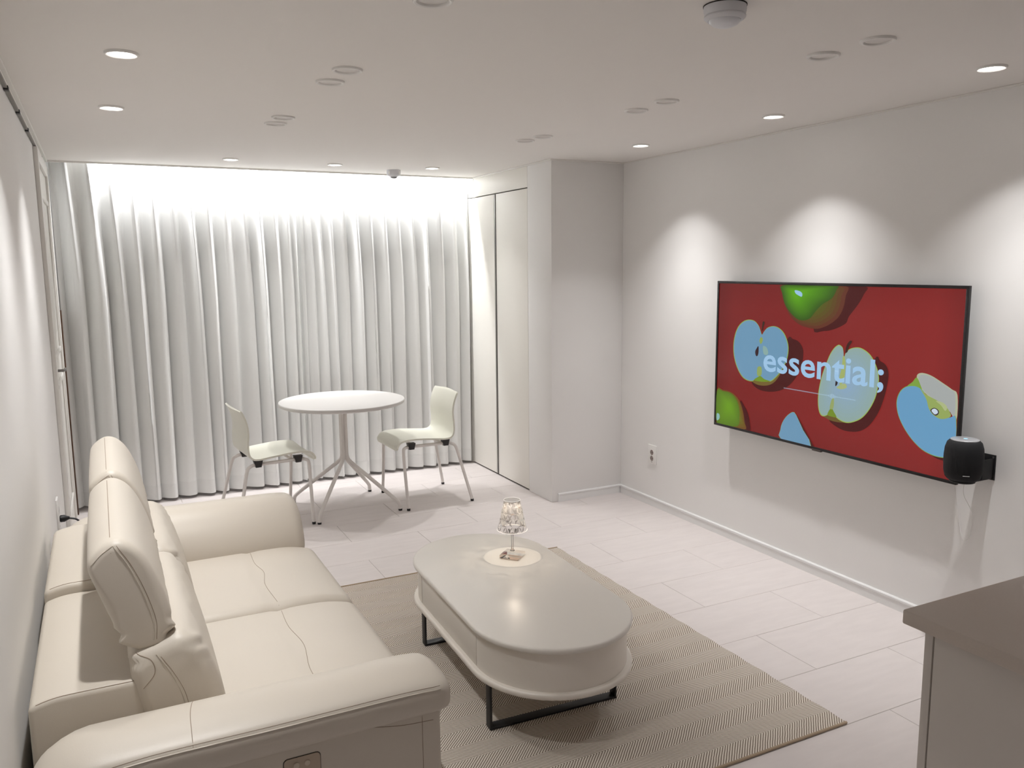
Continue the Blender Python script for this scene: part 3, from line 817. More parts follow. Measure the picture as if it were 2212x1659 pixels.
# ------------------------------------------------------------------ crystal table lamp
LX, LY = 1.513, 3.050
def acrylic(name, k, tint, frost=0.0):
    m = bpy.data.materials.new(name); m.use_nodes = True; nt = m.node_tree; nt.nodes.clear(); L = nt.links.new
    out = nt.nodes.new('ShaderNodeOutputMaterial'); tr = nt.nodes.new('ShaderNodeBsdfTransparent'); tr.inputs[0].default_value = tint
    gl = nt.nodes.new('ShaderNodeBsdfGlossy'); gl.inputs['Roughness'].default_value = 0.06; gl.inputs['Color'].default_value = (1, 1, 1, 1)
    fr = nt.nodes.new('ShaderNodeFresnel'); fr.inputs['IOR'].default_value = 1.49
    mu = nt.nodes.new('ShaderNodeMath'); mu.operation = 'MULTIPLY_ADD'; mu.inputs[1].default_value = 1.0; mu.inputs[2].default_value = k
    mx = nt.nodes.new('ShaderNodeMixShader')
    if frost:
        tl = nt.nodes.new('ShaderNodeBsdfTranslucent'); tl.inputs[0].default_value = (0.95, 0.94, 0.93, 1)
        df = nt.nodes.new('ShaderNodeBsdfDiffuse'); df.inputs[0].default_value = (0.95, 0.94, 0.93, 1)
        m2 = nt.nodes.new('ShaderNodeMixShader'); m2.inputs[0].default_value = 0.5; L(tl.outputs[0], m2.inputs[1]); L(df.outputs[0], m2.inputs[2])
        m3 = nt.nodes.new('ShaderNodeMixShader'); m3.inputs[0].default_value = frost; L(tr.outputs[0], m3.inputs[1]); L(m2.outputs[0], m3.inputs[2])
        tr = m3
    L(fr.outputs[0], mu.inputs[0]); L(mu.outputs[0], mx.inputs[0]); L(tr.outputs[0], mx.inputs[1]); L(gl.outputs[0], mx.inputs[2]); L(mx.outputs[0], out.inputs[0])
    return m
CLEAR = acrylic('clear_acrylic', 0.04, (0.98, 0.975, 0.97, 1))
FACET_A = acrylic('clear_facet', 0.06, (0.95, 0.94, 0.93, 1), 0.02)
FACET_B = acrylic('bright_facet', 0.12, (0.90, 0.89, 0.88, 1), 0.10)
FACET_C = acrylic('dimmed_facet', 0.10, (0.42, 0.40, 0.39, 1), 0.12)  # facet tints stand in for refraction: light and dark cells, streaks on the table
RIMM = mat('lamp_rim', rgb(246, 242, 238), 0.15, emit=(1.0, 0.93, 0.86, 1), estr=0.35)
lamp = thing('table_lamp', (LX, LY, TZ + 0.0005), 'small clear crystal table lamp with faceted shade, glowing on the coffee table', 'lamp')
z0 = TZ + 0.0005
def lampbase():
    s = 0.0425; mb = MB(); tf = Matrix.Translation((LX, LY, z0)) @ Matrix.Rotation(radians(41.8), 4, 'Z')
    g = [(-s, -s), (s, -s), (s, s), (-s, s)]
    vs = [Vector((x, y, 0.003)) for x, y in g] + [Vector((x, y, 0.016)) for x, y in g] + [Vector((0.012 * (1 if x > 0 else -1), 0.012 * (1 if y > 0 else -1), 0.028)) for x, y in g]
    fs = [(3, 2, 1, 0), (8, 9, 10, 11)]
    for k in range(4):
        k2 = (k + 1) % 4; fs += [(k, k2, 4 + k2, 4 + k), (4 + k, 4 + k2, 8 + k2, 8 + k)]
    return MB().add(vs, fs, tf), tf
bm_, btf = lampbase()
ob('base', bm_, acrylic('base_acrylic', 0.08, (0.97, 0.95, 0.93, 1)), lamp, smooth=0)
ob('base_core', moved(MB().box(-0.040, 0.040, -0.040, 0.040, 0.0, 0.0025, 0.0008), btf), mat('warm_glow_plate', rgb(236, 212, 196), 0.4), lamp)  # peach colour stands in for the warm glow inside the clear base
ob('charging_port', moved(MB().box(-0.0432, -0.0420, -0.005, 0.005, 0.005, 0.009, 0.0004), btf), DARK, lamp)
ob('stem', MB().lathe([(0.010, 0.027), (0.0055, 0.034), (0.0045, 0.05), (0.0045, 0.086), (0.0055, 0.098), (0.009, 0.101), (0.013, 0.104), (0.017, 0.118), (0.0175, 0.121)], (LX, LY, z0), 20), CLEAR, lamp, smooth=40)
# shade: diamonds cut into the wall of the cone
NSEG = 14; ROWS = 5; ZB_, ZT_ = 0.121, 0.252; RB_, RT_ = 0.064, 0.0345
parts = {0: MB(), 1: MB(), 2: MB()}
rnd = random.Random(11)
ring = []
for j in range(ROWS + 1):
    t = j / ROWS; r = RB_ + (RT_ - RB_) * t; z = z0 + ZB_ + (ZT_ - ZB_) * t
    r += 0.0012 * (1 if j % 2 else -1) if 0 < j < ROWS else 0
    ring.append([Vector((LX + r * cos(2 * pi * (k + 0.5 * (j % 2)) / NSEG), LY + r * sin(2 * pi * (k + 0.5 * (j % 2)) / NSEG), z)) for k in range(NSEG)])
mbs = MB(); mi = []
base_i = 0
for j in range(ROWS):
    a, b_ = ring[j], ring[j + 1]
    for k in range(NSEG):
        k2 = (k + 1) % NSEG
        if j % 2 == 0: tris = ((a[k], a[k2], b_[k]), (b_[k], a[k2], b_[k2]))
        else: tris = ((a[k], b_[k2], b_[k]), (a[k], a[k2], b_[k2]))
        for q, tri in enumerate(tris):
            c = sum((v for v in tri), Vector()) / 3; out_ = Vector((c.x - LX, c.y - LY, 0.02)).normalized() * 0.0016
            cc = c + out_ * (1 if q == 0 else -0.4)
            for e in range(3):
                mbs.add([tri[e], tri[(e + 1) % 3], cc], [(0, 1, 2)])
                mi.append(rnd.choices((0, 1, 2), (0.50, 0.22, 0.28))[0])
sh = ob('shade', mbs, [FACET_A, FACET_B, FACET_C], lamp, smooth=0)
sh.data.polygons.foreach_set('material_index', mi)
def circ(r, z, n=48): return [(LX + r * cos(2 * pi * k / n), LY + r * sin(2 * pi * k / n), z) for k in range(n)]
ob('rim', MB().tube(circ(RB_ + 0.0005, z0 + ZB_), 0.0014, 8, closed=True), RIMM, lamp)
ob('rim', MB().tube(circ(RT_ + 0.0005, z0 + ZT_), 0.0016, 8, closed=True), RIMM, lamp)
ob('cap', MB().lathe([(RT_ - 0.001, 0.2475), (RT_ - 0.001, 0.2495), (0.0001, 0.2495)], (LX, LY, z0), 32), mat('cap_white', rgb(236, 232, 228), 0.3), lamp)
lb = light('bulb', 'SPOT', (0, 0, 0.2462), lamp, LAMP_W, (1.0, 0.86, 0.70), spot_size=radians(172), spot_blend=0.3, shadow_soft_size=0.0035)

# ------------------------------------------------------------------ round dining table and two chairs
CX, CY = 1.41, 5.385
PAINT = mat('warm_white_paint', rgb(228, 224, 221), 0.42)
TOPM = mat('white_table_laminate', rgb(214, 212, 210), 0.35)
rt = thing('dining_table', (CX, CY, 0), 'small round white pedestal table between the two chairs by the curtain', 'table')
ob('tabletop', MB().lathe([(0.0001, 0.714), (0.404, 0.714), (0.413, 0.719), (0.415, 0.733), (0.413, 0.7385), (0.409, 0.740), (0.0001, 0.740)], (CX, CY, 0), 96), TOPM, rt, smooth=50)
ob('mounting_plate', MB().box(CX - 0.11, CX + 0.11, CY - 0.11, CY + 0.11, 0.707, 0.714, 0.002), PAINT, rt)
for k in range(4):
    a = radians(49.5 + 90 * k); d = Vector((cos(a), sin(a), 0)); c = Vector((CX, CY, 0))
    pts = [c + d * 0.0165 + Vector((0, 0, z)) for z in (0.708, 0.6, 0.5, 0.42, 0.375)]
    pts += [c + d * 0.022 + Vector((0, 0, 0.345)), c + d * 0.045 + Vector((0, 0, 0.315)), c + d * 0.16 + Vector((0, 0, 0.228)), c + d * 0.31 + Vector((0, 0, 0.113)), c + d * 0.365 + Vector((0, 0, 0.070)), c + d * 0.387 + Vector((0, 0, 0.045)), c + d * 0.393 + Vector((0, 0, 0.012))]
    lg = ob('leg', MB().tube(smooth_open(pts, 4), 0.0128, 12), PAINT, rt)
    ob('foot_cap', MB().lathe([(0.0120, 0.0), (0.0130, 0.002), (0.0130, 0.013)], c + d * 0.393, 14), BLACKP, lg)

SHELL = mat('pale_shell_plastic', rgb(226, 226, 214), 0.36)
CLIP = mat('dark_clip', rgb(48, 46, 46), 0.5)
def chair(loc, rz, label):
    t = thing('dining_chair', loc, label, 'chair', None, rz)
    line = smooth_open([Vector(p + (0,)) for p in ((0.276, 0.398), (0.272, 0.420), (0.250, 0.439), (0.205, 0.448), (0.12, 0.449), (0.01, 0.443), (-0.07, 0.440), (-0.115, 0.452), (-0.140, 0.490), (-0.148, 0.555), (-0.146, 0.63), (-0.156, 0.69), (-0.176, 0.742), (-0.190, 0.759))], 5)
    m = len(line); nt_ = 20; G = []
    for i, p in enumerate(line):
        s = i / (m - 1)
        w = 0.205 - 0.012 * max(0, (s - 0.55) / 0.45) - 0.006 * (1 - s)
        e = min(s, 1 - s) / 0.05
        if e < 1: w -= 0.030 * (1 - sqrt(max(0, 1 - (1 - e) ** 2)))
        row = []
        for j in range(nt_ + 1):
            u = 2 * j / nt_ - 1
            bend = u * u
            back = max(0, min(1, (s - 0.58) / 0.15)); seat = max(0, min(1, (0.5 - s) / 0.2)) * max(0, min(1, s / 0.15))
            row.append(Vector((p.x + 0.012 * bend * back, w * u, p.y + 0.010 * bend * seat)))
        G.append(row)
    th = 0.011; U = []
    for i in range(m):
        r = []
        for j in range(nt_ + 1):
            a = G[min(i + 1, m - 1)][j] - G[max(i - 1, 0)][j]; b_ = G[i][min(j + 1, nt_)] - G[i][max(j - 1, 0)]
            n = b_.cross(a).normalized()
            if n.z < -0.99: n = -n
            r.append(G[i][j] + n * th)
        U.append(r)
    mb = MB().grid(G); mb.grid(U, flip=True)
    rim = [(i, 0) for i in range(m)] + [(m - 1, j) for j in range(1, nt_ + 1)] + [(i, nt_) for i in range(m - 2, -1, -1)] + [(0, j) for j in range(nt_ - 1, -1, -1)]
    mb.grid([[G[i][j] for i, j in rim], [U[i][j] for i, j in rim]])
    o = ob('seat_shell', mb, SHELL, t, local=True, smooth=50)
    bm = bmesh.new(); bm.from_mesh(o.data); bmesh.ops.remove_doubles(bm, verts=bm.verts[:], dist=0.0004); bmesh.ops.recalc_face_normals(bm, faces=bm.faces[:]); bm.to_mesh(o.data); bm.free()
    o.data.set_sharp_from_angle(angle=radians(50))
    r = 0.0108
    for sy in (-1, 1):
        y0, y1 = sy * 0.172, sy * 0.255
        fr = smooth_open([(0.06, y0, 0.414), (0.185, y0, 0.414), (0.222, sy * 0.180, 0.409), (0.238, sy * 0.196, 0.385), (0.238, sy * 0.215, 0.25), (0.235, y1, 0.014)], 5)
        re = smooth_open([(0.06, y0, 0.414), (-0.085, y0, 0.412), (-0.125, sy * 0.178, 0.404), (-0.150, sy * 0.192, 0.375), (-0.185, sy * 0.218, 0.23), (-0.235, y1, 0.014)], 5)
        for q in (fr, re):
            lg = ob('leg', MB().tube(q, r, 12), PAINT, t, local=True)
            ob('foot_cap', MB().lathe([(0.0105, 0.0), (0.0115, 0.002), (0.0115, 0.016)], (q[-1].x, q[-1].y, 0), 14), BLACKP, lg, local=True)
        for x in (0.175, -0.075):
            mbx = MB(); vs = [Vector((x + dx * k, sy * (0.172 + dy), z)) for z, k in ((0.440, 1.0), (0.398, 0.62)) for dx, dy in ((-0.027, -0.018), (0.027, -0.018), (0.027, 0.020), (-0.027, 0.020))]
            mbx.add(vs, [(3, 2, 1, 0), (4, 5, 6, 7)] + [(k, (k + 1) % 4, 4 + (k + 1) % 4, 4 + k) for k in range(4)])
            c = ob('clip', mbx, CLIP, t, local=True); recalc(c)
    for x, z in ((0.14, 0.414), (-0.06, 0.412)):
        ob('crossbar', MB().tube([(x, -0.172, z), (x, 0.172, z)], 0.009, 10), PAINT, t, local=True)
    return t
chair((1.982, 5.355, 0), pi + 0.03, 'pale plastic shell chair right of the round table, next to the wardrobe')
chair((0.869, 5.343, 0), radians(4.9), 'pale plastic shell chair left of the round table, half hidden behind the sofa arm')

# ------------------------------------------------------------------ kitchen counter
kc = thing('kitchen_cabinet', (2.3, 0.6, 0), 'taupe painted kitchen base cabinet under the grey counter', 'cabinet')
CABM = mat('taupe_cabinet', rgb(204, 198, 192), 0.5)
CTOP = mat('stone_counter', rgb(190, 180, 171), 0.42, noise=(240, 0.05))
ob('body', MB().box(1.503, XR - 0.016, -0.9, 1.0675, 0.075, 0.868, 0.001), CABM, kc)
ob('end_panel', MB().box(1.484, 1.502, 1.050, 1.0685, 0.004, 0.868, 0.001), CABM, kc)
ob('door', MB().box(1.484, 1.502, 0.52, 1.0465, 0.085, 0.866, 0.001), CABM, kc)
ob('door', MB().box(1.484, 1.502, -0.02, 0.516, 0.085, 0.866, 0.001), CABM, kc)
ob('door', MB().box(1.484, 1.502, -0.56, -0.024, 0.085, 0.866, 0.001), CABM, kc)
ob('door', MB().box(1.484, 1.502, -0.90, -0.564, 0.085, 0.866, 0.001), CABM, kc)
ob('toe_strip', MB().box(1.54, XR - 0.016, -0.9, 1.045, 0.0, 0.075), DARK, kc)
tag(ob('countertop', MB().box(1.462, XR - 0.002, -0.93, 1.108, 0.8685, 0.900, 0.004), CTOP), 'warm grey stone countertop at the right edge of the photo', 'countertop')

# ------------------------------------------------------------------ television
XS = 3.186
tv = thing('television', (XS, 2.967, 0.683), 'large wall-mounted flat television showing cut green apples on red', 'television')
y0, y1, zb_, zt = 2.195, 3.735, 0.683, 1.520
TVF = mat('tv_frame', rgb(20, 18, 20), 0.35)
mb = MB()
bw = 0.0135
mb.box(XS - 0.004, XS + 0.012, y0, y1, zt - bw, zt, 0.0015).box(XS - 0.004, XS + 0.012, y0, y1, zb_, zb_ + bw, 0.0015)
mb.box(XS - 0.004, XS + 0.012, y0, y0 + bw, zb_ + bw, zt - bw, 0.0015).box(XS - 0.004, XS + 0.012, y1 - bw, y1, zb_ + bw, zt - bw, 0.0015)
ob('bezel', mb, TVF, tv)
ob('rear_housing', MB().box(XS + 0.006, XS + 0.016, y0 + 0.003, y1 - 0.003, zb_ + 0.003, zt - 0.003, 0.002).box(XS + 0.016, XS + 0.046, y0 + 0.12, y1 - 0.12, zb_ + 0.05, zt - 0.22, 0.01), TVF, tv)
ob('wall_mount', MB().box(XS + 0.046, XR, 2.70, 3.24, 0.95, 1.20, 0.003), BLACKM, tv)
ob('logo_plate', MB().box(XS - 0.006, XS + 0.010, 2.928, 2.984, zb_ - 0.006, zb_ + 0.004, 0.001), mat('tv_logo_plate', rgb(70, 62, 58), 0.3), tv)
def screen_material():
    m = bpy.data.materials.new('lit_screen'); m.use_nodes = True; nt = m.node_tree; b = nt.nodes['Principled BSDF']
    at = nt.nodes.new('ShaderNodeAttribute'); at.attribute_name = 'picture'
    b.inputs['Base Color'].default_value = (0.004, 0.004, 0.005, 1); b.inputs['Roughness'].default_value = 0.16
    b.inputs['Specular IOR Level'].default_value = 0.22
    nt.links.new(at.outputs['Color'], b.inputs['Emission Color']); b.inputs['Emission Strength'].default_value = 0.93
    return m
SCR = screen_material()
PIC = {'sh1': [(3.185, 1.225), (3.146, 1.23), (3.11, 1.222), (3.082, 1.198), (3.071, 1.164), (3.077, 1.11), (3.105, 1.048), (3.15, 0.995), (3.204, 0.959), (3.269, 0.939), (3.337, 0.933), (3.39, 0.94), (3.431, 0.963), (3.418, 0.987), (3.282, 1.022)],
 'ap1': [(3.46, 1.309), (3.424, 1.303), (3.397, 1.283), (3.383, 1.262), (3.369, 1.236), (3.355, 1.252), (3.328, 1.275), (3.286, 1.285), (3.245, 1.277), (3.211, 1.253), (3.189, 1.219), (3.178, 1.184), (3.181, 1.136), (3.199, 1.092), (3.229, 1.049), (3.265, 1.014), (3.297, 0.994), (3.34, 0.996), (3.375, 1.004), (3.41, 0.991), (3.431, 0.979), (3.472, 0.98), (3.509, 0.995), (3.543, 1.03), (3.568, 1.073), (3.583, 1.123), (3.584, 1.181), (3.57, 1.234), (3.544, 1.274), (3.504, 1.301)],
 'ap1low': [(3.445, 0.987), (3.422, 0.97), (3.382, 0.961), (3.33, 0.964), (3.284, 0.979), (3.248, 1.007), (3.225, 1.046), (3.299, 1.02), (3.375, 1.011)],
 'ap1grn': [(3.418, 0.984), (3.384, 1.007), (3.367, 1.012), (3.34, 0.999), (3.297, 0.992), (3.357, 0.982)],
 'stem1': [(3.365, 1.307), (3.353, 1.307), (3.351, 1.298), (3.359, 1.279), (3.363, 1.261), (3.37, 1.26), (3.368, 1.285)],
 'seed1': [(3.391, 1.172), (3.404, 1.161), (3.415, 1.142), (3.411, 1.123), (3.4, 1.117), (3.39, 1.134)],
 'core1': [(3.375, 1.223), (3.361, 1.215), (3.363, 1.199), (3.375, 1.186), (3.386, 1.203)],
 'core1b': [(3.395, 1.053), (3.378, 1.064), (3.362, 1.056), (3.363, 1.018), (3.393, 1.012)],
 'core1c': [(3.357, 1.175), (3.331, 1.171), (3.317, 1.147), (3.325, 1.131), (3.351, 1.135)],
 'sh0': [(3.012, 1.292), (2.946, 1.285), (2.882, 1.298), (2.815, 1.33), (2.798, 1.364), (2.749, 1.422), (2.718, 1.472), (2.711, 1.508), (2.909, 1.505)],
 'ap0': [(3.24, 1.506), (3.238, 1.472), (3.228, 1.431), (3.202, 1.384), (3.168, 1.344), (3.119, 1.312), (3.065, 1.297), (2.997, 1.292), (2.947, 1.304), (2.898, 1.328), (2.858, 1.36), (2.833, 1.405), (2.823, 1.46), (2.823, 1.509), (3.039, 1.508)],
 'ap0g': [(3.233, 1.504), (3.229, 1.454), (3.207, 1.402), (3.161, 1.357), (3.105, 1.33), (3.044, 1.339), (3.002, 1.381), (2.96, 1.417), (2.905, 1.447), (2.88, 1.486), (2.881, 1.509), (3.054, 1.508)],
 'ap0d': [(3, 1.353), (2.988, 1.388), (2.946, 1.417), (2.898, 1.439), (2.878, 1.459), (2.869, 1.426), (2.894, 1.381), (2.935, 1.345), (2.985, 1.331)],
 'hl0': [(3.145, 1.48), (3.112, 1.476), (3.095, 1.465), (3.097, 1.449), (3.115, 1.453), (3.139, 1.464)],
 'sh4': [(3.521, 0.851), (3.483, 0.827), (3.454, 0.79), (3.438, 0.741), (3.435, 0.693), (3.496, 0.692)],
 'ap4': [(3.717, 0.89), (3.666, 0.897), (3.598, 0.893), (3.55, 0.873), (3.516, 0.839), (3.493, 0.79), (3.481, 0.74), (3.482, 0.694), (3.712, 0.69)],
 'ap4g': [(3.717, 0.884), (3.666, 0.89), (3.598, 0.886), (3.554, 0.859), (3.529, 0.817), (3.522, 0.759), (3.543, 0.703), (3.712, 0.695)],
 'hl4': [(3.712, 0.752), (3.69, 0.749), (3.689, 0.725), (3.711, 0.712)],
 'sh5': [(3.114, 0.851), (3.086, 0.829), (2.971, 0.693), (3.001, 0.692)],
 'ap5': [(3.114, 0.851), (3.142, 0.842), (3.172, 0.816), (3.195, 0.782), (3.206, 0.743), (3.201, 0.688), (2.995, 0.691), (3.051, 0.77), (3.085, 0.818)],
 'sh2': [(2.644, 1.168), (2.605, 1.169), (2.572, 1.152), (2.557, 1.115), (2.562, 1.06), (2.576, 0.998), (2.6, 0.933), (2.64, 0.871), (2.682, 0.835), (2.727, 0.818), (2.789, 0.813), (2.845, 0.826), (2.883, 0.852), (2.792, 0.877)],
 'ap2': [(2.841, 1.221), (2.824, 1.212), (2.817, 1.193), (2.812, 1.165), (2.803, 1.188), (2.789, 1.202), (2.762, 1.214), (2.728, 1.218), (2.698, 1.21), (2.667, 1.192), (2.644, 1.166), (2.624, 1.132), (2.612, 1.09), (2.615, 1.047), (2.626, 0.997), (2.652, 0.944), (2.686, 0.901), (2.722, 0.876), (2.768, 0.859), (2.807, 0.86), (2.84, 0.873), (2.856, 0.893), (2.874, 0.91), (2.889, 0.881), (2.921, 0.866), (2.943, 0.879), (2.955, 0.917), (2.957, 0.97), (2.949, 1.024), (2.934, 1.079), (2.916, 1.126), (2.894, 1.174), (2.871, 1.205), (2.852, 1.219)],
 'ap2low': [(2.934, 0.867), (2.904, 0.856), (2.871, 0.848), (2.822, 0.848), (2.768, 0.858), (2.816, 0.88), (2.871, 0.917), (2.898, 0.886)],
 'ap2grn': [(2.897, 0.875), (2.875, 0.911), (2.856, 0.893), (2.84, 0.871), (2.872, 0.869)],
 'stem2': [(2.78, 1.25), (2.768, 1.245), (2.784, 1.222), (2.792, 1.196), (2.805, 1.191), (2.799, 1.227)],
 'core2': [(2.819, 1.168), (2.808, 1.169), (2.8, 1.132), (2.804, 1.068), (2.825, 1.027), (2.834, 1.064), (2.822, 1.117)],
 'core2b': [(2.848, 1.017), (2.802, 1.042), (2.786, 1.025), (2.816, 1.012)],
 'core2c': [(2.873, 0.956), (2.86, 0.961), (2.862, 0.912), (2.884, 0.908)],
 'seed2': [(2.851, 1.053), (2.842, 1.047), (2.845, 1.031), (2.855, 1.022), (2.856, 1.039)],
 'ap3top': [(2.412, 1.12), (2.402, 1.136), (2.376, 1.14), (2.338, 1.132), (2.287, 1.109), (2.243, 1.087), (2.215, 1.066), (2.212, 0.96), (2.242, 0.989), (2.286, 1.016), (2.337, 1.037), (2.377, 1.061), (2.399, 1.087)],
 'ap3grn': [(2.412, 1.117), (2.432, 1.094), (2.457, 1.071), (2.423, 1.063), (2.384, 1.063), (2.392, 1.088)],
 'ap3': [(2.414, 1.077), (2.444, 1.074), (2.47, 1.063), (2.492, 1.039), (2.504, 1.002), (2.5, 0.961), (2.484, 0.921), (2.454, 0.878), (2.414, 0.838), (2.366, 0.806), (2.32, 0.792), (2.282, 0.789), (2.246, 0.794), (2.208, 0.808), (2.215, 0.965), (2.24, 0.967), (2.282, 0.954), (2.32, 0.971), (2.341, 0.997), (2.356, 1.023), (2.371, 1.056), (2.391, 1.07)],
 'core3': [(2.391, 1.07), (2.36, 1.048), (2.318, 1.034), (2.274, 1.018), (2.248, 0.994), (2.24, 0.97), (2.282, 0.953), (2.32, 0.965), (2.344, 0.99), (2.359, 1.029)],
 'core3b': [(2.312, 1.027), (2.281, 1.025), (2.258, 1.009), (2.266, 0.991), (2.286, 1.011)],
 'seed3o': [(2.335, 0.983), (2.319, 0.996), (2.3, 0.991), (2.294, 0.978), (2.304, 0.965), (2.317, 0.966)],
 'seed3': [(2.33, 0.983), (2.317, 0.993), (2.303, 0.988), (2.299, 0.978), (2.308, 0.97), (2.317, 0.97)],
 'sh3': [(2.333, 0.794), (2.288, 0.778), (2.244, 0.777), (2.246, 0.795), (2.289, 0.789)],
 'wave': [(3.19, 0.97), (2.734, 0.97), (2.863, 0.983), (2.861, 0.959)]}
class Picture:
    """flat picture: polygons in (y, z), each layer a hair in front of the one before"""
    def __init__(self): self.v = []; self.f = []; self.c = []; self.lay = 0
    def poly(self, pts, col, smooth=True, cols=None, k=4):
        if smooth: pts = smooth_closed([tuple(p) for p in pts], k)
        pts = [(min(y1 - bw, max(y0 + bw, a)), min(zt - bw, max(zb_ + bw, b_))) for a, b_ in pts]
        x = XS + 0.0008 - 0.00006 * self.lay; self.lay += 1; o = len(self.v)
        self.v += [(x, a, b_) for a, b_ in pts]; self.f.append(tuple(range(o, o + len(pts))))
        self.c += [col] * len(pts) if cols is None else cols
    def shade(self, pts, inner, outer, c=None, k=4, steps=6):
        """concentric rings from outer colour to inner colour"""
        P = smooth_closed([tuple(p) for p in pts], k)
        if c is None: c = (sum(p[0] for p in P) / len(P), sum(p[1] for p in P) / len(P))
        for s in range(steps):
            f = s / (steps - 1)
            q = [(c[0] + (a - c[0]) * (1 - 0.8 * f), c[1] + (b_ - c[1]) * (1 - 0.8 * f)) for a, b_ in P]
            col = tuple(outer[i] + (inner[i] - outer[i]) * f for i in range(3)) + (1,)
            self.poly(q, col, smooth=False)
pc = Picture()
R_ = lambda *c: rgb(*c)
# red ground, brighter to the lower right
nb = 12
for i in range(nb):
    for j in range(6):
        pass
sx0, sx1, sz0, sz1 = y0 + bw, y1 - bw, zb_ + bw, zt - bw
o_ = 0
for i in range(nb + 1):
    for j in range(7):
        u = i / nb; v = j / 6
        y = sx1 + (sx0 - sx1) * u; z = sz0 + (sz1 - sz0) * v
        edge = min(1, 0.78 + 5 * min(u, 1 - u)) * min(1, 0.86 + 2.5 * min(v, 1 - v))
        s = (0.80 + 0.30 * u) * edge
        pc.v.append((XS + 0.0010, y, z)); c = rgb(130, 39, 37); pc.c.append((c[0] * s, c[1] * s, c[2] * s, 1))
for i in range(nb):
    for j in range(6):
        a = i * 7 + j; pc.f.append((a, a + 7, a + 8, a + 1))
SHD = R_(72, 25, 24); BLUE = R_(106, 147, 176); PEEL = R_(138, 168, 84); GRN = R_(84, 140, 26); DGR = R_(58, 78, 26)
def grow(pts, f):
    cx = sum(p[0] for p in pts) / len(pts); cz = sum(p[1] for p in pts) / len(pts)
    return [(cx + (a - cx) * f, cz + (b_ - cz) * f) for a, b_ in pts]
pc.poly(PIC['sh0'], SHD)
pc.shade(PIC['ap0'], R_(74, 112, 26), R_(98, 52, 36), c=(PIC['ap0g'][0][0] - 0.13, 1.45), steps=10)
pc.shade(PIC['ap0g'], R_(92, 160, 24), R_(56, 88, 28), c=(PIC['ap0g'][0][0] - 0.09, 1.47), steps=16)
pc.poly(PIC['hl0'], R_(150, 190, 220))
pc.poly(PIC['sh1'], SHD); pc.poly(PIC['ap1low'], R_(112, 92, 44)); pc.poly(grow(PIC['ap1'], 1.025), PEEL, k=3)
pc.poly(PIC['ap1'], BLUE, k=3); pc.poly(PIC['ap1grn'], R_(112, 142, 40)); pc.poly(PIC['core1'], R_(140, 160, 84)); pc.poly(PIC['core1b'], R_(140, 160, 90))
pc.poly(PIC['core1c'], R_(134, 166, 160)); pc.poly(PIC['seed1'], R_(52, 30, 34)); pc.poly(PIC['stem1'], R_(52, 40, 30))
pc.poly(PIC['sh4'], SHD); pc.shade(PIC['ap4'], R_(104, 132, 34), R_(110, 74, 32), steps=8); pc.shade(PIC['ap4g'], R_(106, 150, 34), R_(86, 116, 32), steps=10); pc.poly(PIC['hl4'], R_(136, 178, 176))
pc.poly(PIC['sh5'], SHD, smooth=False); pc.poly(grow(PIC['ap5'], 1.02), PEEL, k=2); pc.poly(PIC['ap5'], BLUE, k=2)
pc.poly(PIC['sh2'], SHD); pc.poly(PIC['ap2low'], R_(104, 84, 42)); pc.poly(grow(PIC['ap2'], 1.025), R_(150, 176, 92), k=3)
pc.shade(PIC['ap2'], R_(136, 164, 190), R_(140, 164, 160), k=3, steps=9); pc.poly(PIC['ap2grn'], R_(112, 136, 40)); pc.poly(PIC['core2'], R_(158, 172, 104))
pc.poly(PIC['core2b'], R_(164, 176, 120)); pc.poly(PIC['core2c'], R_(146, 160, 100)); pc.poly(PIC['seed2'], R_(44, 30, 32)); pc.poly(PIC['stem2'], R_(62, 34, 28))
pc.poly(PIC['sh3'], SHD); pc.poly(PIC['ap3top'], R_(172, 178, 152)); pc.poly(grow(PIC['ap3top'], 0.9), R_(162, 166, 164)); pc.poly(PIC['ap3grn'], R_(122, 156, 62))
pc.poly(grow(PIC['ap3'], 1.018), R_(120, 164, 80), k=3); pc.poly(PIC['ap3'], R_(102, 152, 188), k=3); pc.poly(PIC['core3'], R_(146, 164, 92)); pc.poly(PIC['core3b'], R_(170, 180, 130))
pc.poly(PIC['seed3o'], R_(56, 44, 52)); pc.poly(PIC['seed3'], R_(196, 208, 224))
# the row of sound bars under the word
WB = R_(170, 200, 222)
wy0, wz0 = PIC['wave'][0]; wy1, wz1 = PIC['wave'][1]
for k in range(72):
    f = k / 71; y = wy0 + (wy1 - wy0) * f; z = wz0 + (wz1 - wz0) * f
    hgt = 0.0026 + 0.0095 * math.exp(-((f - 0.70) / 0.035) ** 2)
    x = XS + 0.0008 - 0.00006 * pc.lay; o = len(pc.v); w = 0.0012
    pc.v += [(x, y + w, z - hgt), (x, y - w, z - hgt), (x, y - w, z + hgt), (x, y + w, z + hgt)]
    pc.f.append((o, o + 1, o + 2, o + 3)); pc.c += [WB] * 4
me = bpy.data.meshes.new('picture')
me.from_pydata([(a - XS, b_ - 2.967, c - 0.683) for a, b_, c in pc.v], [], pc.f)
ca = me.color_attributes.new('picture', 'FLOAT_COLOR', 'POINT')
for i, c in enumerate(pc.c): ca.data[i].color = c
me.materials.append(SCR); so = bpy.data.objects.new('screen', me); COL.objects.link(so); so.parent = tv
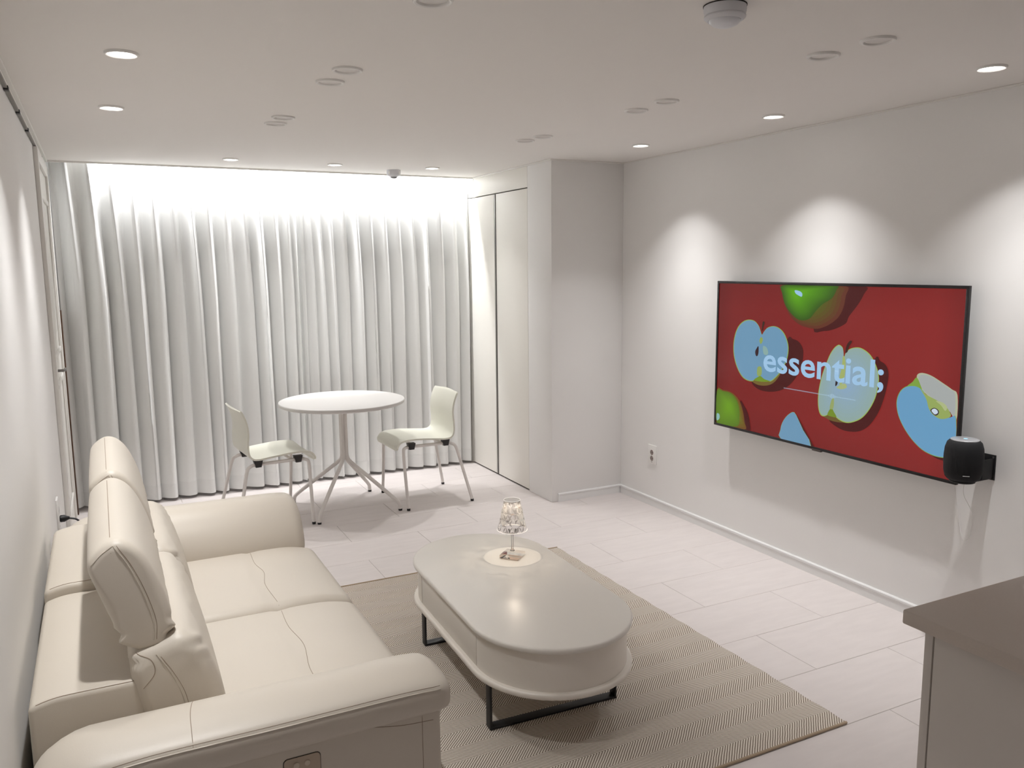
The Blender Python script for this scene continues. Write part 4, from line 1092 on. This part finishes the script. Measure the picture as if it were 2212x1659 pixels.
# the word
fc = bpy.data.curves.new('word', 'FONT'); fc.body = 'essential;'; fc.size = 1.0; fc.offset = 0.016; fc.resolution_u = 4
fo = bpy.data.objects.new('word', fc); COL.objects.link(fo)
dg = bpy.context.evaluated_depsgraph_get(); tm = bpy.data.meshes.new_from_object(fo.evaluated_get(dg))
bpy.data.objects.remove(fo); bpy.data.curves.remove(fc)
xs = [v.co.x for v in tm.vertices]; ys = [v.co.y for v in tm.vertices]
fx = (3.346 - 2.580) / (max(xs) - min(xs)); xm = min(xs); fz = (1.173 - 1.047) / max(ys)
for v in tm.vertices: v.co = Vector((-0.0052, 3.346 - (v.co.x - xm) * fx - 2.967, 1.047 + v.co.y * fz - 0.683))
tm.materials.clear(); tm.materials.append(mat('screen_word', (0.004, 0.004, 0.005, 1), 0.2, emit=R_(152, 190, 222), estr=0.93))
to = bpy.data.objects.new('screen_word', tm); COL.objects.link(to); to.parent = tv

# ------------------------------------------------------------------ speaker on its bracket
SPX, SPY = 3.10, 2.112
sp = thing('smart_speaker', (SPX, SPY, 0.735), 'small black fabric speaker with a silver top, on a wall bracket beside the television', 'speaker')
FAB = mat('black_speaker_fabric', rgb(20, 20, 24), 0.85, bump=(900, 0.4, 0.001))
ob('body', MB().lathe([(0.040, 0.7365), (0.056, 0.740), (0.066, 0.752), (0.0715, 0.775), (0.0735, 0.815), (0.0735, 0.840), (0.071, 0.870), (0.064, 0.893), (0.054, 0.903), (0.0515, 0.9035)], (SPX, SPY, 0), 48), FAB, sp, smooth=60)
ob('top_disc', MB().lathe([(0.053, 0.9025), (0.053, 0.9055), (0.050, 0.9075), (0.0001, 0.9065)], (SPX, SPY, 0), 40), mat('silver_top', rgb(196, 198, 202), 0.35, metal=0.6), sp)
ob('touch_mark', MB().lathe([(0.0001, 0.9078), (0.008, 0.9078)], (SPX + 0.004, SPY, 0), 16, close=False), mat('touch_mark', rgb(150, 200, 230), 0.4, emit=R_(150, 205, 235), estr=0.8), sp)
ang = math.atan2(-SPY, -SPX) + 0.18
mb = MB()
bar = []
for k in range(9):
    a = ang - 0.17 + 0.34 * k / 8
    bar.append((SPX + 0.0712 * cos(a), SPY + 0.0712 * sin(a), 0.768))
ob('front_mark', MB().tube(bar, 0.0016, 6), mat('mark_grey', rgb(150, 150, 150), 0.4), sp)
br = thing('speaker_bracket', (XR, SPY, 0.73), 'black metal wall bracket holding the small black speaker', 'bracket')
ob('shelf', MB().lathe([(0.046, 0.729), (0.048, 0.730), (0.048, 0.735), (0.046, 0.736)], (SPX, SPY, 0), 40), BLACKM, br)
ob('arm', MB().box(SPX + 0.045, XR - 0.004, SPY - 0.030, SPY + 0.030, 0.729, 0.734, 0.001).box(XR - 0.077, XR - 0.004, SPY - 0.031, SPY - 0.028, 0.734, 0.815, 0.001).box(XR - 0.077, XR - 0.004, SPY + 0.028, SPY + 0.031, 0.734, 0.815, 0.001), BLACKM, br)
wp = ob('wall_plate', MB().box(XR - 0.005, XR, SPY - 0.036, SPY + 0.036, 0.722, 0.828, 0.001), BLACKM, br)
for (dy, z) in ((-0.026, 0.818), (0.026, 0.818), (-0.026, 0.732), (0.026, 0.732)):
    ob('screw', MB().lathe([(0.004, -0.0065), (0.004, -0.005)], (XR, SPY + dy, z), 10, axis='x'), ALU, wp)
cbl = smooth_open([(SPX + 0.03, SPY + 0.01, 0.728), (SPX + 0.06, SPY + 0.03, 0.66), (XR - 0.012, SPY + 0.045, 0.56), (XR - 0.008, SPY + 0.05, 0.46), (XR - 0.006, SPY + 0.085, 0.44), (XR - 0.008, SPY + 0.11, 0.55), (XR - 0.03, SPY + 0.13, 0.72)], 8)
tag(ob('speaker_cable', MB().tube(cbl, 0.0015, 8), WHITEP), 'thin white cable hanging in a loop below the black speaker', 'cable')

# ------------------------------------------------------------------ sockets
def outlet(y, z, xw, sgn, label, h, w):
    t = thing('wall_outlet', (xw, y, z), label, 'outlet')
    ob('plate', MB().box(xw, xw + sgn * 0.009, y - w / 2, y + w / 2, z - h / 2, z + h / 2, 0.002), WHITEP, t)
    for dz in (0.014, -0.026):
        pr = [(0.0205, 0.0), (0.0205, 0.0015), (0.0185, 0.0015), (0.0185, -0.003)]
        mb = MB().lathe([(r, sgn * (0.0088 + a)) for r, a in pr], (xw, y, z + dz), 28, axis='x', close=False)
        s = ob('socket', mb, WHITEP, t); recalc(s)
        ob('socket_well', MB().lathe([(0.0001, sgn * 0.0093), (0.0184, sgn * 0.0093)], (xw, y, z + dz), 24, axis='x', close=False), mat('socket_shadow', rgb(140, 128, 124), 0.6), s)
        for dy in (-0.0085, 0.0085):
            ob('pin_hole', MB().lathe([(0.0001, sgn * 0.0099), (0.0032, sgn * 0.0099)], (xw, y + dy, z + dz), 12, axis='x', close=False), DARK, s)
    ob('maker_mark', MB().box(xw + sgn * 0.0088, xw + sgn * 0.0094, y - 0.006, y + 0.006, z - h / 2 + 0.012, z - h / 2 + 0.016), mat('grey_mark', rgb(120, 116, 114), 0.6), t)
    return t
outlet(4.426, 0.353, XR, -1, 'white double wall outlet on the television wall near the alcove corner', 0.128, 0.090)
outlet(4.345, 0.476, XL, 1, 'white double wall outlet on the left wall behind the sofa, with a black plug', 0.150, 0.085)
pl = thing('power_cord', (XL + 0.01, 4.40, 0.49), 'black plug and cord in the outlet behind the far end of the sofa', 'cord')
ob('plug', MB().lathe([(0.012, 0.0005), (0.017, 0.004), (0.017, 0.02), (0.010, 0.034), (0.006, 0.042)], (XL + 0.0095, 4.345, 0.450), 16, axis='x'), BLACKP, pl)
ob('cord', MB().tube(smooth_open([(XL + 0.045, 4.345, 0.450), (XL + 0.085, 4.34, 0.435), (XL + 0.12, 4.33, 0.38), (XL + 0.135, 4.30, 0.28), (XL + 0.13, 4.2, 0.10), (XL + 0.10, 4.05, 0.008), (XL + 0.09, 3.95, 0.006)], 8), 0.0045, 10), BLACKP, pl)
